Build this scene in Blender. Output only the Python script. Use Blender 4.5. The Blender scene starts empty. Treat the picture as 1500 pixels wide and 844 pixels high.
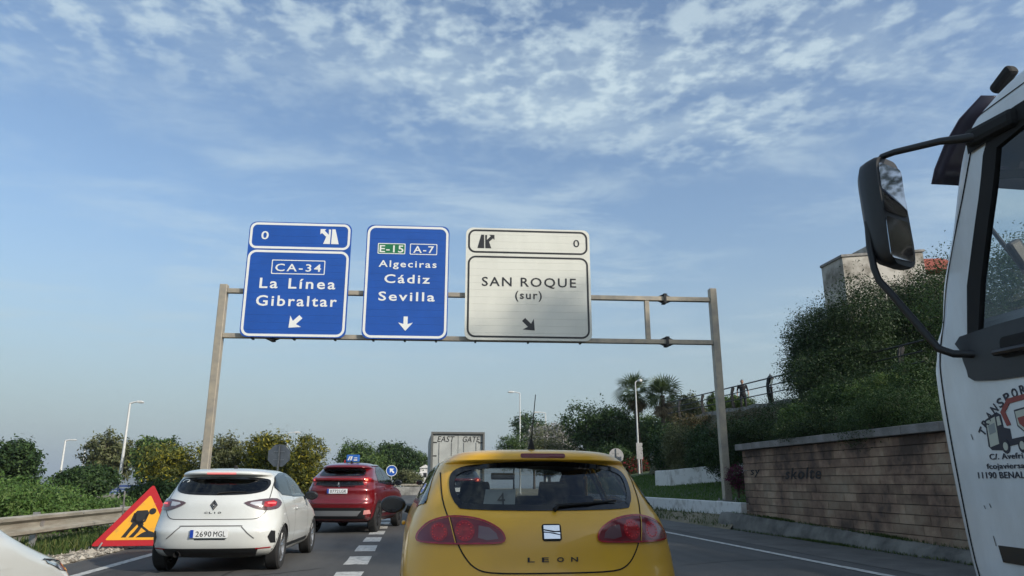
import bpy, bmesh, math, random
import numpy as np
from mathutils import Vector, Matrix
from mathutils.bvhtree import BVHTree

# ------------------------------------------------------------------ camera, sky, sun, exposure
scene = bpy.context.scene
COL = scene.collection
R = math.radians
cam_data = bpy.data.cameras.new('camera')
cam_data.sensor_width = 36.0
cam_data.lens = 1060.0 / 1500.0 * 36.0
cam_data.clip_start = 0.05
cam_data.clip_end = 20000
cam = bpy.data.objects.new('camera', cam_data)
COL.objects.link(cam)
cam.location = (0, 0, 1.25)
cam.rotation_euler = (R(90 + 15.0), 0, R(-7.63))
scene.camera = cam

SUN_AZ = 132.0          # degrees clockwise from +Y (road direction): behind and to the right
SUN_EL = 29.0
sun_vec = Vector((math.sin(R(SUN_AZ)) * math.cos(R(SUN_EL)), math.cos(R(SUN_AZ)) * math.cos(R(SUN_EL)), math.sin(R(SUN_EL))))
sun_data = bpy.data.lights.new('sun', 'SUN')
sun_data.energy = 2.7
sun_data.angle = R(1.6)
sun_data.color = (1.0, 0.92, 0.80)
sun = bpy.data.objects.new('sun', sun_data)
sun.rotation_euler = sun_vec.to_track_quat('Z', 'Y').to_euler()
COL.objects.link(sun)

world = bpy.data.worlds.new('World')
scene.world = world
world.use_nodes = True
wt = world.node_tree
for n_ in list(wt.nodes):
    wt.nodes.remove(n_)


def wn(kind, **kw):
    n = wt.nodes.new(kind)
    for k, v in kw.items():
        setattr(n, k, v)
    return n


def wmath(op, a, b=None, clamp=False):
    n = wt.nodes.new('ShaderNodeMath')
    n.operation = op
    n.use_clamp = clamp
    for i, s in enumerate((a, b)):
        if s is None:
            continue
        if isinstance(s, (int, float)):
            n.inputs[i].default_value = s
        else:
            wt.links.new(s, n.inputs[i])
    return n.outputs[0]


def wramp(fac, lo, hi, a=0.0, b=1.0):
    n = wt.nodes.new('ShaderNodeMapRange')
    n.interpolation_type = 'SMOOTHSTEP'
    wt.links.new(fac, n.inputs['Value'])
    n.inputs['From Min'].default_value = lo
    n.inputs['From Max'].default_value = hi
    n.inputs['To Min'].default_value = a
    n.inputs['To Max'].default_value = b
    return n.outputs[0]


sky = wn('ShaderNodeTexSky', sky_type='NISHITA', sun_disc=False)
sky.sun_elevation = R(SUN_EL)
sky.sun_rotation = R(SUN_AZ)
sky.air_density = 1.25
sky.dust_density = 1.6
sky.ozone_density = 3.2
sky.altitude = 60
tc = wn('ShaderNodeTexCoord')
sep = wn('ShaderNodeSeparateXYZ')
wt.links.new(tc.outputs['Generated'], sep.inputs[0])
zc = wmath('MAXIMUM', sep.outputs['Z'], 0.03)
px_ = wmath('DIVIDE', sep.outputs['X'], zc)
py_ = wmath('DIVIDE', sep.outputs['Y'], zc)
comb = wn('ShaderNodeCombineXYZ')
wt.links.new(px_, comb.inputs[0])
wt.links.new(py_, comb.inputs[1])


def wnoise(scale, detail=5.0, rough=0.55, dist=0.0, off=(0, 0, 0), stretch=(1, 1, 1), rot=0.0):
    mp = wn('ShaderNodeMapping')
    mp.inputs['Location'].default_value = off
    mp.inputs['Rotation'].default_value = (0, 0, rot)
    mp.inputs['Scale'].default_value = stretch
    wt.links.new(comb.outputs[0], mp.inputs[0])
    n = wn('ShaderNodeTexNoise')
    n.inputs['Scale'].default_value = scale
    n.inputs['Detail'].default_value = detail
    n.inputs['Roughness'].default_value = rough
    n.inputs['Distortion'].default_value = dist
    wt.links.new(mp.outputs[0], n.inputs['Vector'])
    return n.outputs[0]


puff = wnoise(10.5, 2.5, 0.5, 0.0, (3.1, 1.7, 0), (1.0, 0.8, 1), R(20))
puff_fine = wnoise(27.0, 3.0, 0.6, 0.15, (7.7, 2.1, 0))
mask = wnoise(0.8, 2.0, 0.5, 0.0, (2.3, 5.9, 0))
puffs = wmath('ADD', wmath('MULTIPLY', puff, 0.68), wmath('MULTIPLY', puff_fine, 0.32))
puffs = wramp(puffs, 0.43, 0.64)
upper = wramp(wmath('ADD', sep.outputs['Z'], wmath('MULTIPLY', wmath('SUBTRACT', mask, 0.5), 0.34)), 0.37, 0.54)
puffs = wmath('MULTIPLY', puffs, upper)
veil = wnoise(1.3, 9.0, 0.64, 0.35, (3.3, 7.1, 0), (1.0, 1.6, 1), R(25))
veil_m = wnoise(0.45, 2.0, 0.5, 0.0, (4.4, 0.3, 0))
veil = wmath('MULTIPLY', wramp(veil, 0.42, 0.70), wramp(veil_m, 0.30, 0.55))
veil = wmath('MULTIPLY', veil, wramp(sep.outputs['Z'], 0.06, 0.22))
cover = wmath('ADD', wmath('MULTIPLY', puffs, 0.60), wmath('MULTIPLY', veil, 0.46), True)
cover = wmath('MINIMUM', cover, 0.80)
cmix = wn('ShaderNodeMixRGB')
wt.links.new(cover, cmix.inputs['Fac'])
wt.links.new(sky.outputs[0], cmix.inputs['Color1'])
cmix.inputs['Color2'].default_value = (4.0, 4.85, 5.2, 1)
hmix = wn('ShaderNodeMixRGB')
wt.links.new(wramp(sep.outputs['Z'], -0.02, 0.38, 0.80, 0.0), hmix.inputs['Fac'])
wt.links.new(cmix.outputs[0], hmix.inputs['Color1'])
hmix.inputs['Color2'].default_value = (2.15, 2.72, 2.95, 1)
bg = wn('ShaderNodeBackground')
bg.inputs['Strength'].default_value = 0.103
wt.links.new(hmix.outputs[0], bg.inputs['Color'])
wo = wn('ShaderNodeOutputWorld')
wt.links.new(bg.outputs[0], wo.inputs['Surface'])

scene.view_settings.view_transform = 'Standard'
scene.view_settings.look = 'None'
scene.view_settings.exposure = 0.70
scene.view_settings.gamma = 1.0
scene.view_settings.use_curve_mapping = False
scene.cycles.max_bounces = 8
scene.cycles.transparent_max_bounces = 16
scene.cycles.caustics_reflective = False
scene.cycles.caustics_refractive = False

rng = np.random.default_rng(7)
random.seed(7)

# ------------------------------------------------------------------ materials


def new_mat(name):
    m = bpy.data.materials.new(name)
    m.use_nodes = True
    nt = m.node_tree
    return m, nt, nt.nodes['Principled BSDF']


def mat(name, col, rough=0.6, metal=0.0, var=0.0, vscale=6.0, col2=None, bump=0.0, bscale=40.0, coat=0.0, spec=0.5,
        stretch=None, emit=0.0, detail=6.0, edges=(0.35, 0.65), flat=False):
    """principled surface whose colour wanders between col and col2 (or a darker col) by a noise"""
    m, nt, b = new_mat(name)
    b.inputs['Base Color'].default_value = (*col, 1)
    b.inputs['Roughness'].default_value = rough
    b.inputs['Metallic'].default_value = metal
    b.inputs['Coat Weight'].default_value = coat
    b.inputs['Coat Roughness'].default_value = 0.06
    b.inputs['Specular IOR Level'].default_value = spec
    L = nt.links.new
    if var > 0 or bump > 0 or col2:
        t = nt.nodes.new('ShaderNodeTexCoord')
        mp = nt.nodes.new('ShaderNodeMapping')
        L(t.outputs['Object'], mp.inputs[0])
        if stretch:
            mp.inputs['Scale'].default_value = stretch
    if var > 0 or col2:
        nz = nt.nodes.new('ShaderNodeTexNoise')
        nz.inputs['Scale'].default_value = vscale
        nz.inputs['Detail'].default_value = detail
        nz.inputs['Roughness'].default_value = 0.6
        L(mp.outputs[0], nz.inputs['Vector'])
        rp = nt.nodes.new('ShaderNodeValToRGB')
        c2 = col2 if col2 else tuple(c * (1 - var) for c in col)
        rp.color_ramp.elements[0].position = edges[0]
        rp.color_ramp.elements[1].position = edges[1]
        rp.color_ramp.elements[0].color = (*c2, 1)
        rp.color_ramp.elements[1].color = (*col, 1)
        L(nz.outputs[0], rp.inputs[0])
        L(rp.outputs[0], b.inputs['Base Color'])
    if bump > 0:
        n2 = nt.nodes.new('ShaderNodeTexNoise')
        n2.inputs['Scale'].default_value = bscale
        n2.inputs['Detail'].default_value = 4
        L(mp.outputs[0], n2.inputs['Vector'])
        bp = nt.nodes.new('ShaderNodeBump')
        bp.inputs['Strength'].default_value = bump
        bp.inputs['Distance'].default_value = 0.02
        L(n2.outputs[0], bp.inputs['Height'])
        L(bp.outputs[0], b.inputs['Normal'])
    if emit:
        b.inputs['Emission Color'].default_value = (*col, 1)
        b.inputs['Emission Strength'].default_value = emit
    return m


def leaf_mat(name, cols, transl=0.25, rough=0.5):
    """leaf surface: colour picked per leaf, some light passing through"""
    m, nt, b = new_mat(name)
    L = nt.links.new
    g = nt.nodes.new('ShaderNodeNewGeometry')
    rp = nt.nodes.new('ShaderNodeValToRGB')
    rp.color_ramp.interpolation = 'CONSTANT'
    e = rp.color_ramp.elements
    while len(e) < len(cols):
        e.new(0.5)
    for i, c in enumerate(cols):
        e[i].position = i / len(cols)
        e[i].color = (*c, 1)
    L(g.outputs['Random Per Island'], rp.inputs[0])
    L(rp.outputs[0], b.inputs['Base Color'])
    b.inputs['Roughness'].default_value = rough
    b.inputs['Specular IOR Level'].default_value = 0.18
    tr = nt.nodes.new('ShaderNodeBsdfTranslucent')
    L(rp.outputs[0], tr.inputs[0])
    mx = nt.nodes.new('ShaderNodeMixShader')
    mx.inputs[0].default_value = transl
    L(b.outputs[0], mx.inputs[1])
    L(tr.outputs[0], mx.inputs[2])
    L(mx.outputs[0], nt.nodes['Material Output'].inputs['Surface'])
    return m


def glass_mat(name, tint, refl=1.0, rough=0.0):
    """thin car glass: tinted see-through plus a fresnel reflection"""
    m, nt, b = new_mat(name)
    nt.nodes.remove(b)
    L = nt.links.new
    tr = nt.nodes.new('ShaderNodeBsdfTransparent')
    tr.inputs[0].default_value = (*tint, 1)
    gl = nt.nodes.new('ShaderNodeBsdfGlossy')
    gl.inputs['Roughness'].default_value = rough
    gl.inputs[0].default_value = (refl, refl, refl, 1)
    fr = nt.nodes.new('ShaderNodeFresnel')
    # same reflectance from both sides of the thin pane
    gb_ = nt.nodes.new('ShaderNodeNewGeometry')
    io = nt.nodes.new('ShaderNodeMath')
    io.operation = 'MULTIPLY_ADD'
    io.inputs[1].default_value = 1 / 1.5 - 1.5
    io.inputs[2].default_value = 1.5
    L(gb_.outputs['Backfacing'], io.inputs[0])
    L(io.outputs[0], fr.inputs[0])
    mx = nt.nodes.new('ShaderNodeMixShader')
    L(fr.outputs[0], mx.inputs[0])
    L(tr.outputs[0], mx.inputs[1])
    L(gl.outputs[0], mx.inputs[2])
    L(mx.outputs[0], nt.nodes['Material Output'].inputs['Surface'])
    return m


# ------------------------------------------------------------------ mesh helpers


class MB:
    """collects shapes and links them as one mesh object"""

    def __init__(self):
        self.v = []
        self.f = []

    def add(self, verts, faces):
        o = len(self.v)
        self.v.extend([tuple(p) for p in verts])
        self.f.extend([tuple(i + o for i in fc) for fc in faces])
        return self

    def box(self, c, s, rot=None, taper=None):
        sx, sy, sz = s[0] / 2, s[1] / 2, s[2] / 2
        pts = [(-sx, -sy, -sz), (sx, -sy, -sz), (sx, sy, -sz), (-sx, sy, -sz),
               (-sx, -sy, sz), (sx, -sy, sz), (sx, sy, sz), (-sx, sy, sz)]
        if taper:
            pts = [(p[0] * taper[0], p[1] * taper[1], p[2]) if p[2] > 0 else p for p in pts]
        if rot is not None:
            pts = [rot @ Vector(p) for p in pts]
        pts = [(p[0] + c[0], p[1] + c[1], p[2] + c[2]) for p in pts]
        return self.add(pts, [(0, 3, 2, 1), (4, 5, 6, 7), (0, 1, 5, 4), (1, 2, 6, 5), (2, 3, 7, 6), (3, 0, 4, 7)])

    def prism(self, poly, lo, hi, axis='y'):
        n = len(poly)

        def pt(a, b, t):
            return {'y': (a, t, b), 'x': (t, a, b), 'z': (a, b, t)}[axis]
        v = [pt(a, b, lo) for a, b in poly] + [pt(a, b, hi) for a, b in poly]
        f = [tuple(range(n)), tuple(range(2 * n - 1, n - 1, -1))]
        f += [(i, i + n, (i + 1) % n + n, (i + 1) % n) for i in range(n)]
        return self.add(v, f)

    def tube(self, pts, r, n=8, caps=True, closed=False, flat=1.0):
        pts = [Vector(p) for p in pts]
        m = len(pts)
        rs = r if isinstance(r, (list, tuple, np.ndarray)) else [r] * m
        v, f = [], []
        prev = None
        for i, p in enumerate(pts):
            if closed:
                t = pts[(i + 1) % m] - pts[i - 1]
            else:
                t = pts[min(i + 1, m - 1)] - pts[max(i - 1, 0)]
            t.normalize()
            if prev is None:
                a = Vector((0, 0, 1)) if abs(t.z) < 0.9 else Vector((1, 0, 0))
                u = t.cross(a).normalized()
            else:
                u = (prev - t * prev.dot(t)).normalized()
            prev = u
            w = t.cross(u)
            for k in range(n):
                an = 2 * math.pi * k / n
                v.append(p + u * (rs[i] * math.cos(an)) + w * (rs[i] * flat * math.sin(an)))
        for i in range(m if closed else m - 1):
            j = (i + 1) % m
            for k in range(n):
                l = (k + 1) % n
                f.append((i * n + k, i * n + l, j * n + l, j * n + k))
        if caps and not closed:
            f.append(tuple(range(n - 1, -1, -1)))
            f.append(tuple((m - 1) * n + k for k in range(n)))
        return self.add(v, f)

    def lathe(self, prof, n=24, o=(0, 0, 0), axis='z', cap=False):
        v, f = [], []
        for r_, h in prof:
            for k in range(n):
                a = 2 * math.pi * k / n
                c, s = r_ * math.cos(a), r_ * math.sin(a)
                p = {'z': (c, s, h), 'x': (h, c, s), 'y': (s, h, c)}[axis]
                v.append((p[0] + o[0], p[1] + o[1], p[2] + o[2]))
        for i in range(len(prof) - 1):
            for k in range(n):
                l = (k + 1) % n
                f.append((i * n + k, i * n + l, (i + 1) * n + l, (i + 1) * n + k))
        if cap:
            f.append(tuple(range(n - 1, -1, -1)))
            f.append(tuple((len(prof) - 1) * n + k for k in range(n)))
        return self.add(v, f)

    def ball(self, c, r, nu=12, nv=8):
        rx, ry, rz = r if isinstance(r, (tuple, list)) else (r, r, r)
        v, f = [], []
        for j in range(nv + 1):
            th = math.pi * j / nv
            for i in range(nu):
                ph = 2 * math.pi * i / nu
                v.append((c[0] + rx * math.sin(th) * math.cos(ph), c[1] + ry * math.sin(th) * math.sin(ph), c[2] + rz * math.cos(th)))
        for j in range(nv):
            for i in range(nu):
                k = (i + 1) % nu
                f.append((j * nu + i, (j + 1) * nu + i, (j + 1) * nu + k, j * nu + k))
        return self.add(v, f)

    def mesh(self, name='mesh', smooth=None, weld=False):
        me = bpy.data.meshes.new(name)
        me.from_pydata(self.v, [], self.f)
        bm = bmesh.new()
        bm.from_mesh(me)
        bmesh.ops.remove_doubles(bm, verts=bm.verts, dist=1e-5)
        bmesh.ops.recalc_face_normals(bm, faces=bm.faces)
        bm.to_mesh(me)
        bm.free()
        if smooth is not None:
            me.polygons.foreach_set('use_smooth', [True] * len(me.polygons))
            me.set_sharp_from_angle(angle=R(smooth))
        me.update()
        return me

    def build(self, name, m, parent=None, smooth=40, bevel=0.0, loc=None, rot=None, kind=None, bseg=2):
        me = self.mesh(name, smooth)
        me.materials.append(m)
        o = bpy.data.objects.new(name, me)
        COL.objects.link(o)
        if parent is not None:
            o.parent = parent
        if loc is not None:
            o.location = loc
        if rot is not None:
            o.rotation_euler = rot
        if bevel > 0:
            bv = o.modifiers.new('bevel', 'BEVEL')
            bv.width = bevel
            bv.segments = bseg
            bv.limit_method = 'ANGLE'
            bv.angle_limit = R(35)
        if kind:
            o['kind'] = kind
        return o


def link_mesh(name, me, m=None, parent=None, loc=None, rot=None):
    o = bpy.data.objects.new(name, me)
    COL.objects.link(o)
    if m is not None and len(me.materials) == 0:
        me.materials.append(m)
    if parent is not None:
        o.parent = parent
    if loc is not None:
        o.location = loc
    if rot is not None:
        o.rotation_euler = rot
    return o


def tag(o, label, cat, group=None):
    o['label'] = label
    o['category'] = cat
    if group:
        o['group'] = group
    return o


def thing(name, label, cat, loc=(0, 0, 0), rotz=0.0, group=None):
    o = bpy.data.objects.new(name, None)
    COL.objects.link(o)
    o.location = loc
    o.rotation_euler = (0, 0, rotz)
    o.empty_display_size = 0.2
    return tag(o, label, cat, group)


def structure(o, label):
    o['kind'] = 'structure'
    o['label'] = label
    return o


def copy_tree(o, parent=None):
    c = o.copy()
    COL.objects.link(c)
    c.parent = parent
    for ch in [k for k in o.children]:
        copy_tree(ch, c)
    return c


def rrect(x0, z0, x1, z1, r, n=5):
    """rounded rectangle, counter-clockwise, as a list of 2-D points"""
    out = []
    for cx, cz, a0 in ((x1 - r, z0 + r, -90), (x1 - r, z1 - r, 0), (x0 + r, z1 - r, 90), (x0 + r, z0 + r, 180)):
        for k in range(n + 1):
            a = R(a0 + 90 * k / n)
            out.append((cx + r * math.cos(a), cz + r * math.sin(a)))
    return out


def ring_prism(mb, outer, inner, lo, hi, axis='y'):
    """frame between two outlines with equal point counts"""
    n = len(outer)

    def pt(a, b, t):
        return {'y': (a, t, b), 'x': (t, a, b), 'z': (a, b, t)}[axis]
    v = [pt(a, b, lo) for a, b in outer] + [pt(a, b, lo) for a, b in inner] + [pt(a, b, hi) for a, b in outer] + [pt(a, b, hi) for a, b in inner]
    f = []
    for i in range(n):
        j = (i + 1) % n
        f += [(i, j, n + j, n + i), (2 * n + i, 3 * n + i, 3 * n + j, 2 * n + j), (i, 2 * n + i, 2 * n + j, j), (n + i, n + j, 3 * n + j, 3 * n + i)]
    mb.add(v, f)


def text_mesh(s, width, cap, depth=0.004, bold=0.0, space=1.0, shear=0.0):
    """lettering as a mesh in the XZ plane facing -Y, centred; cap = capital height"""
    cu = bpy.data.curves.new('lettering', 'FONT')
    cu.body = s
    cu.size = 1.0
    cu.space_character = space
    cu.offset = bold
    cu.shear = shear
    cu.extrude = 0.01
    cu.resolution_u = 3
    ob = bpy.data.objects.new('lettering', cu)
    COL.objects.link(ob)
    dg = bpy.context.evaluated_depsgraph_get()
    me = bpy.data.meshes.new_from_object(ob.evaluated_get(dg))
    bpy.data.objects.remove(ob)
    bpy.data.curves.remove(cu)
    me.materials.clear()
    co = np.empty(len(me.vertices) * 3)
    me.vertices.foreach_get('co', co)
    co = co.reshape(-1, 3)
    x0, x1 = co[:, 0].min(), co[:, 0].max()
    kz = cap / 0.729
    kx = kz if width is None else width / (x1 - x0)
    out = np.empty_like(co)
    out[:, 0] = (co[:, 0] - (x0 + x1) / 2) * kx
    out[:, 2] = (co[:, 1] - 0.3645) * kz
    out[:, 1] = -co[:, 2] / 0.01 * depth / 2
    me.vertices.foreach_set('co', out.ravel())
    me.update()
    return me


def quads_mesh(name, V, n4):
    """mesh made of n4 separate quads from a (n4*4,3) array"""
    me = bpy.data.meshes.new(name)
    me.vertices.add(n4 * 4)
    me.vertices.foreach_set('co', np.ascontiguousarray(V, dtype=np.float32).ravel())
    me.loops.add(n4 * 4)
    me.loops.foreach_set('vertex_index', np.arange(n4 * 4, dtype=np.int32))
    me.polygons.add(n4)
    me.polygons.foreach_set('loop_start', np.arange(0, n4 * 4, 4, dtype=np.int32))
    me.polygons.foreach_set('loop_total', np.full(n4, 4, dtype=np.int32))
    me.update(calc_edges=True)
    me.validate()
    return me


def leaf_quads(P, N, size, aspect=0.45, jitter=0.9, fold=0.15):
    """one rhombic leaf per point, roughly along normal N"""
    n = len(P)
    D = N + rng.normal(0, jitter, (n, 3))
    D /= np.linalg.norm(D, axis=1, keepdims=True) + 1e-9
    A = rng.normal(0, 1, (n, 3))
    S = np.cross(D, A)
    S /= np.linalg.norm(S, axis=1, keepdims=True) + 1e-9
    T = np.cross(S, D)
    L = (size * rng.uniform(0.6, 1.35, n))[:, None]
    W = L * aspect
    V = np.empty((n, 4, 3))
    V[:, 0] = P - T * L * 0.5
    V[:, 1] = P + S * W * 0.5 + D * L * fold * 0.3
    V[:, 2] = P + T * L * 0.5
    V[:, 3] = P - S * W * 0.5 + D * L * fold * 0.3
    return V.reshape(-1, 3)


def crown_points(blobs, n, clump=0.22, shell=(0.55, 1.05), per=26, flatten=0.0, gaps=0.0):
    """leaf positions in clumps spread over a set of ellipsoids, and outward normals"""
    vol = np.array([(b[3] * b[4] * b[5]) ** (2 / 3) for b in blobs])
    cnt = np.maximum(1, (vol / vol.sum() * n / per).astype(int))
    Ps, Ns = [], []
    for b, c in zip(blobs, cnt):
        d = rng.normal(0, 1, (c, 3))
        d /= np.linalg.norm(d, axis=1, keepdims=True)
        rad = rng.uniform(shell[0], shell[1], c) ** 0.6 * (1 + rng.normal(0, 0.07, c))
        r3 = np.array(b[3:6])
        cen = np.array(b[:3]) + d * rad[:, None] * r3
        k = per
        sg = clump * r3.mean() * rng.uniform(0.6, 1.4, c)
        p = cen[:, None, :] + rng.normal(0, 1, (c, k, 3)) * sg[:, None, None] * np.array([1, 1, 0.75])
        nn = np.repeat(d[:, None, :], k, 1) + np.array([0, 0, 0.35])
        Ps.append(p.reshape(-1, 3))
        Ns.append(nn.reshape(-1, 3))
    return np.concatenate(Ps), np.concatenate(Ns)


def leaf_object(name, blobs, n, size, m, parent, aspect=0.45, clump=0.22, shell=(0.55, 1.05), per=26, zmin=None, jitter=0.9):
    P, N = crown_points(blobs, n, clump, shell, per)
    if zmin is not None:
        P[:, 2] = np.maximum(P[:, 2], zmin + rng.uniform(0, 0.1, len(P)))
    V = leaf_quads(P, N, size, aspect, jitter)
    me = quads_mesh(name, V, len(P))
    me.materials.append(m)
    o = bpy.data.objects.new(name, me)
    COL.objects.link(o)
    o.parent = parent
    return o


def trunk_object(parent, h, r, blobs, m, lean=(0, 0), n_limb=6, name='trunk'):
    """tapered trunk that forks into limbs reaching into the crown's lobes"""
    mb = MB()
    top = Vector((lean[0], lean[1], h))
    mb.tube([(0, 0, -0.15), (lean[0] * 0.1, lean[1] * 0.1, h * 0.25), (lean[0] * 0.45, lean[1] * 0.45, h * 0.6), top],
            [r * 1.35, r, r * 0.82, r * 0.6], 9)
    bs = sorted(blobs, key=lambda b: -(b[3] * b[5]))[:n_limb]
    for i, b in enumerate(bs):
        c = Vector(b[:3])
        s = Vector((lean[0] * 0.5, lean[1] * 0.5, h * 0.62)).lerp(top, random.random())
        mid = s.lerp(c, 0.5) + Vector((random.uniform(-.1, .1), random.uniform(-.1, .1), -0.08)) * (c - s).length
        end = c + Vector((0, 0, b[5] * 0.4))
        mb.tube([s, mid, c, end], [r * 0.5, r * 0.36, r * 0.22, r * 0.08], 6)
        for _ in range(3):
            e2 = c + Vector((random.uniform(-1, 1) * b[3], random.uniform(-1, 1) * b[4], random.uniform(-.3, .9) * b[5])) * 0.75
            mb.tube([mid.lerp(c, random.uniform(.3, 1)), e2], [r * 0.2, r * 0.05], 5)
    return mb.build(name, m, parent, smooth=60)

# ------------------------------------------------------------------ shared materials
M = {}
M['asphalt'] = mat('asphalt', (0.080, 0.079, 0.076), 0.85, col2=(0.042, 0.042, 0.041), vscale=1.3, bump=0.5, bscale=140, edges=(0.3, 0.66), stretch=(1, .10, 1))
M['asphalt_old'] = mat('weathered_asphalt', (0.125, 0.122, 0.115), 0.9, var=0.35, vscale=1.6, bump=0.6, bscale=110)
M['paint'] = mat('road_paint', (0.50, 0.50, 0.47), 0.7, col2=(0.18, 0.18, 0.17), vscale=9, edges=(0.34, 0.52), bump=0.2, bscale=90)
M['soil'] = mat('dry_soil', (0.24, 0.20, 0.14), 0.95, col2=(0.10, 0.10, 0.055), vscale=0.9, bump=0.8, bscale=30)
M['lawn'] = mat('lawn_soil', (0.055, 0.085, 0.025), 0.95, col2=(0.035, 0.055, 0.018), vscale=2.5, bump=0.8, bscale=60)
M['concrete'] = mat('concrete', (0.27, 0.265, 0.245), 0.9, col2=(0.12, 0.118, 0.105), vscale=1.7, bump=0.5, bscale=35, edges=(0.32, 0.62))
M['coping'] = mat('coping_stone', (0.26, 0.25, 0.24), 0.9, col2=(0.15, 0.145, 0.135), vscale=3.0, bump=0.5, bscale=45)
M['white_wall'] = mat('whitewash', (0.68, 0.68, 0.66), 0.85, col2=(0.36, 0.35, 0.32), vscale=3.0, edges=(0.28, 0.50), bump=0.25, bscale=25)
M['steel'] = mat('galvanised_steel', (0.36, 0.355, 0.34), 0.5, 0.55, var=0.25, vscale=8, bump=0.06, bscale=30)
M['steel_dark'] = mat('dark_steel', (0.045, 0.045, 0.047), 0.5, 0.3, var=0.3, vscale=20)
M['rail'] = mat('weathered_guardrail', (0.40, 0.375, 0.31), 0.6, 0.25, col2=(0.26, 0.235, 0.185), vscale=3.0, stretch=(1, .5, 4))
M['black_iron'] = mat('black_iron', (0.012, 0.012, 0.013), 0.5, 0.2)
M['rubber'] = mat('tyre_rubber', (0.018, 0.018, 0.018), 0.85, var=0.3, vscale=12)
M['black_plastic'] = mat('black_plastic', (0.014, 0.0145, 0.016), 0.42, var=0.25, vscale=14)
M['matt_black'] = mat('matt_black', (0.008, 0.008, 0.008), 0.8, var=0.2)
M['bark'] = mat('bark', (0.11, 0.085, 0.06), 0.95, var=0.5, vscale=8, bump=0.8, bscale=25, stretch=(1, 1, .25))

# ------------------------------------------------------------------ ground


def smooth01(a, b, x):
    t = np.clip((x - a) / (b - a), 0, 1)
    return t * t * (3 - 2 * t)


def interp(x, xs, ys):
    return np.interp(x, xs, ys)


def ground_h(x, y):
    """natural ground: flat by the road, dropping to the valley and the sea on the left"""
    z = np.full_like(x, -0.06)
    l = smooth01(-14, -60, x)
    z = z - 2.2 * l
    z = z - 46 * smooth01(-90, -1100, x)
    far = smooth01(120, 1500, y)
    z = z - 40 * far * (1 - smooth01(-90, -1100, x))
    z = z + 0.07 * np.sin(x * .31 + 1) * np.sin(y * .23) * smooth01(-8, -14, x)
    return z


def grid_mesh(name, xs, ys, hf, m):
    X, Y = np.meshgrid(xs, ys)
    Z = hf(X, Y)
    nx, ny = len(xs), len(ys)
    V = np.stack([X.ravel(), Y.ravel(), Z.ravel()], 1)
    idx = np.arange(nx * ny).reshape(ny, nx)
    F = np.stack([idx[:-1, :-1].ravel(), idx[:-1, 1:].ravel(), idx[1:, 1:].ravel(), idx[1:, :-1].ravel()], 1)
    me = bpy.data.meshes.new(name)
    me.from_pydata(V.tolist(), [], F.tolist())
    me.polygons.foreach_set('use_smooth', [True] * len(me.polygons))
    me.materials.append(m)
    me.update()
    return link_mesh(name, me)


gx = np.concatenate([-np.geomspace(9000, 60, 26), np.linspace(-56, 40, 60), np.geomspace(44, 9000, 26)])
gy = np.concatenate([-np.geomspace(3000, 42, 10), np.linspace(-40, 120, 80), np.geomspace(126, 12000, 30)])
structure(grid_mesh('ground', gx, gy, ground_h, M['soil']), 'dry soil ground around the road and down to the coast')

# far coast: water and hazy ridge
M['water'] = mat('sea_water', (0.03, 0.06, 0.08), 0.25, var=0.2, vscale=0.01)
wmb = MB()
wmb.add([(-9000, 1200, -38), (2000, 1200, -38), (2000, 15000, -38), (-9000, 15000, -38)], [(0, 1, 2, 3)])
structure(wmb.build('water', M['water'], smooth=None), 'bay far off on the left')
M['far_hill'] = mat('far_hillside', (0.07, 0.085, 0.06), 0.95, var=0.4, vscale=0.004)


def hill_h(x, y):
    u = (x + 2600) / 1000
    r = 150 * np.exp(-((u + 0.2) / 0.9) ** 2) + 95 * np.exp(-((u - 1.5) / 0.8) ** 2) + 190 * np.exp(-((u + 2.2) / 0.9) ** 2)
    r = r * (1 + .10 * np.sin(x * .011) + .06 * np.sin(x * .031 + 2) + .03 * np.sin(x * .083))
    return -60 + r * np.exp(-((y - 4300) / 420) ** 2)


structure(grid_mesh('far_hills', np.linspace(-7000, 1500, 160), np.linspace(3300, 5300, 24), hill_h, M['far_hill']), 'hazy ridge across the bay')

# ------------------------------------------------------------------ road
road = MB()
road_x = [-5.35, -4.6, -2.7, -0.85, 0.9, 2.8, 4.6, 6.6, 7.4]
ys_ = np.arange(-30, 150.1, 3.0)
rv, rf = [], []
for j, y in enumerate(ys_):
    for i, x in enumerate(road_x):
        edge = 0.06 * math.sin(y * 1.7) if i == 0 else 0
        rv.append((x + edge, y, 0.0))
for j in range(len(ys_) - 1):
    for i in range(len(road_x) - 1):
        a = j * len(road_x) + i
        rf.append((a, a + 1, a + 1 + len(road_x), a + len(road_x)))
road.add(rv, rf)
road = road.build('road', M['asphalt'], smooth=30)
structure(road, 'dark asphalt carriageway')

sh = MB()
sv, sf = [], []
for j, y in enumerate(ys_):
    for x, z in ((7.05 + .03 * math.sin(y), 0.005), (7.8, 0.012), (8.62, 0.02)):
        sv.append((x, y, z))
for j in range(len(ys_) - 1):
    for i in range(2):
        a = j * 3 + i
        sf.append((a, a + 1, a + 4, a + 3))
sh.add(sv, sf)
structure(sh.build('shoulder', M['asphalt_old'], smooth=30), 'paler worn asphalt shoulder beside the brick wall')


def strip(name, x0, x1, y0, y1, z=0.005, m=None, wob=0.012):
    mb = MB()
    n = max(2, int((y1 - y0) / 2.0))
    v = []
    for k in range(n + 1):
        y = y0 + (y1 - y0) * k / n
        v += [(x0 + random.uniform(-wob, wob), y, z), (x1 + random.uniform(-wob, wob), y, z)]
    mb.add(v, [(2 * k, 2 * k + 1, 2 * k + 3, 2 * k + 2) for k in range(n)])
    return mb.build(name, m or M['paint'], road, smooth=None)


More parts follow.
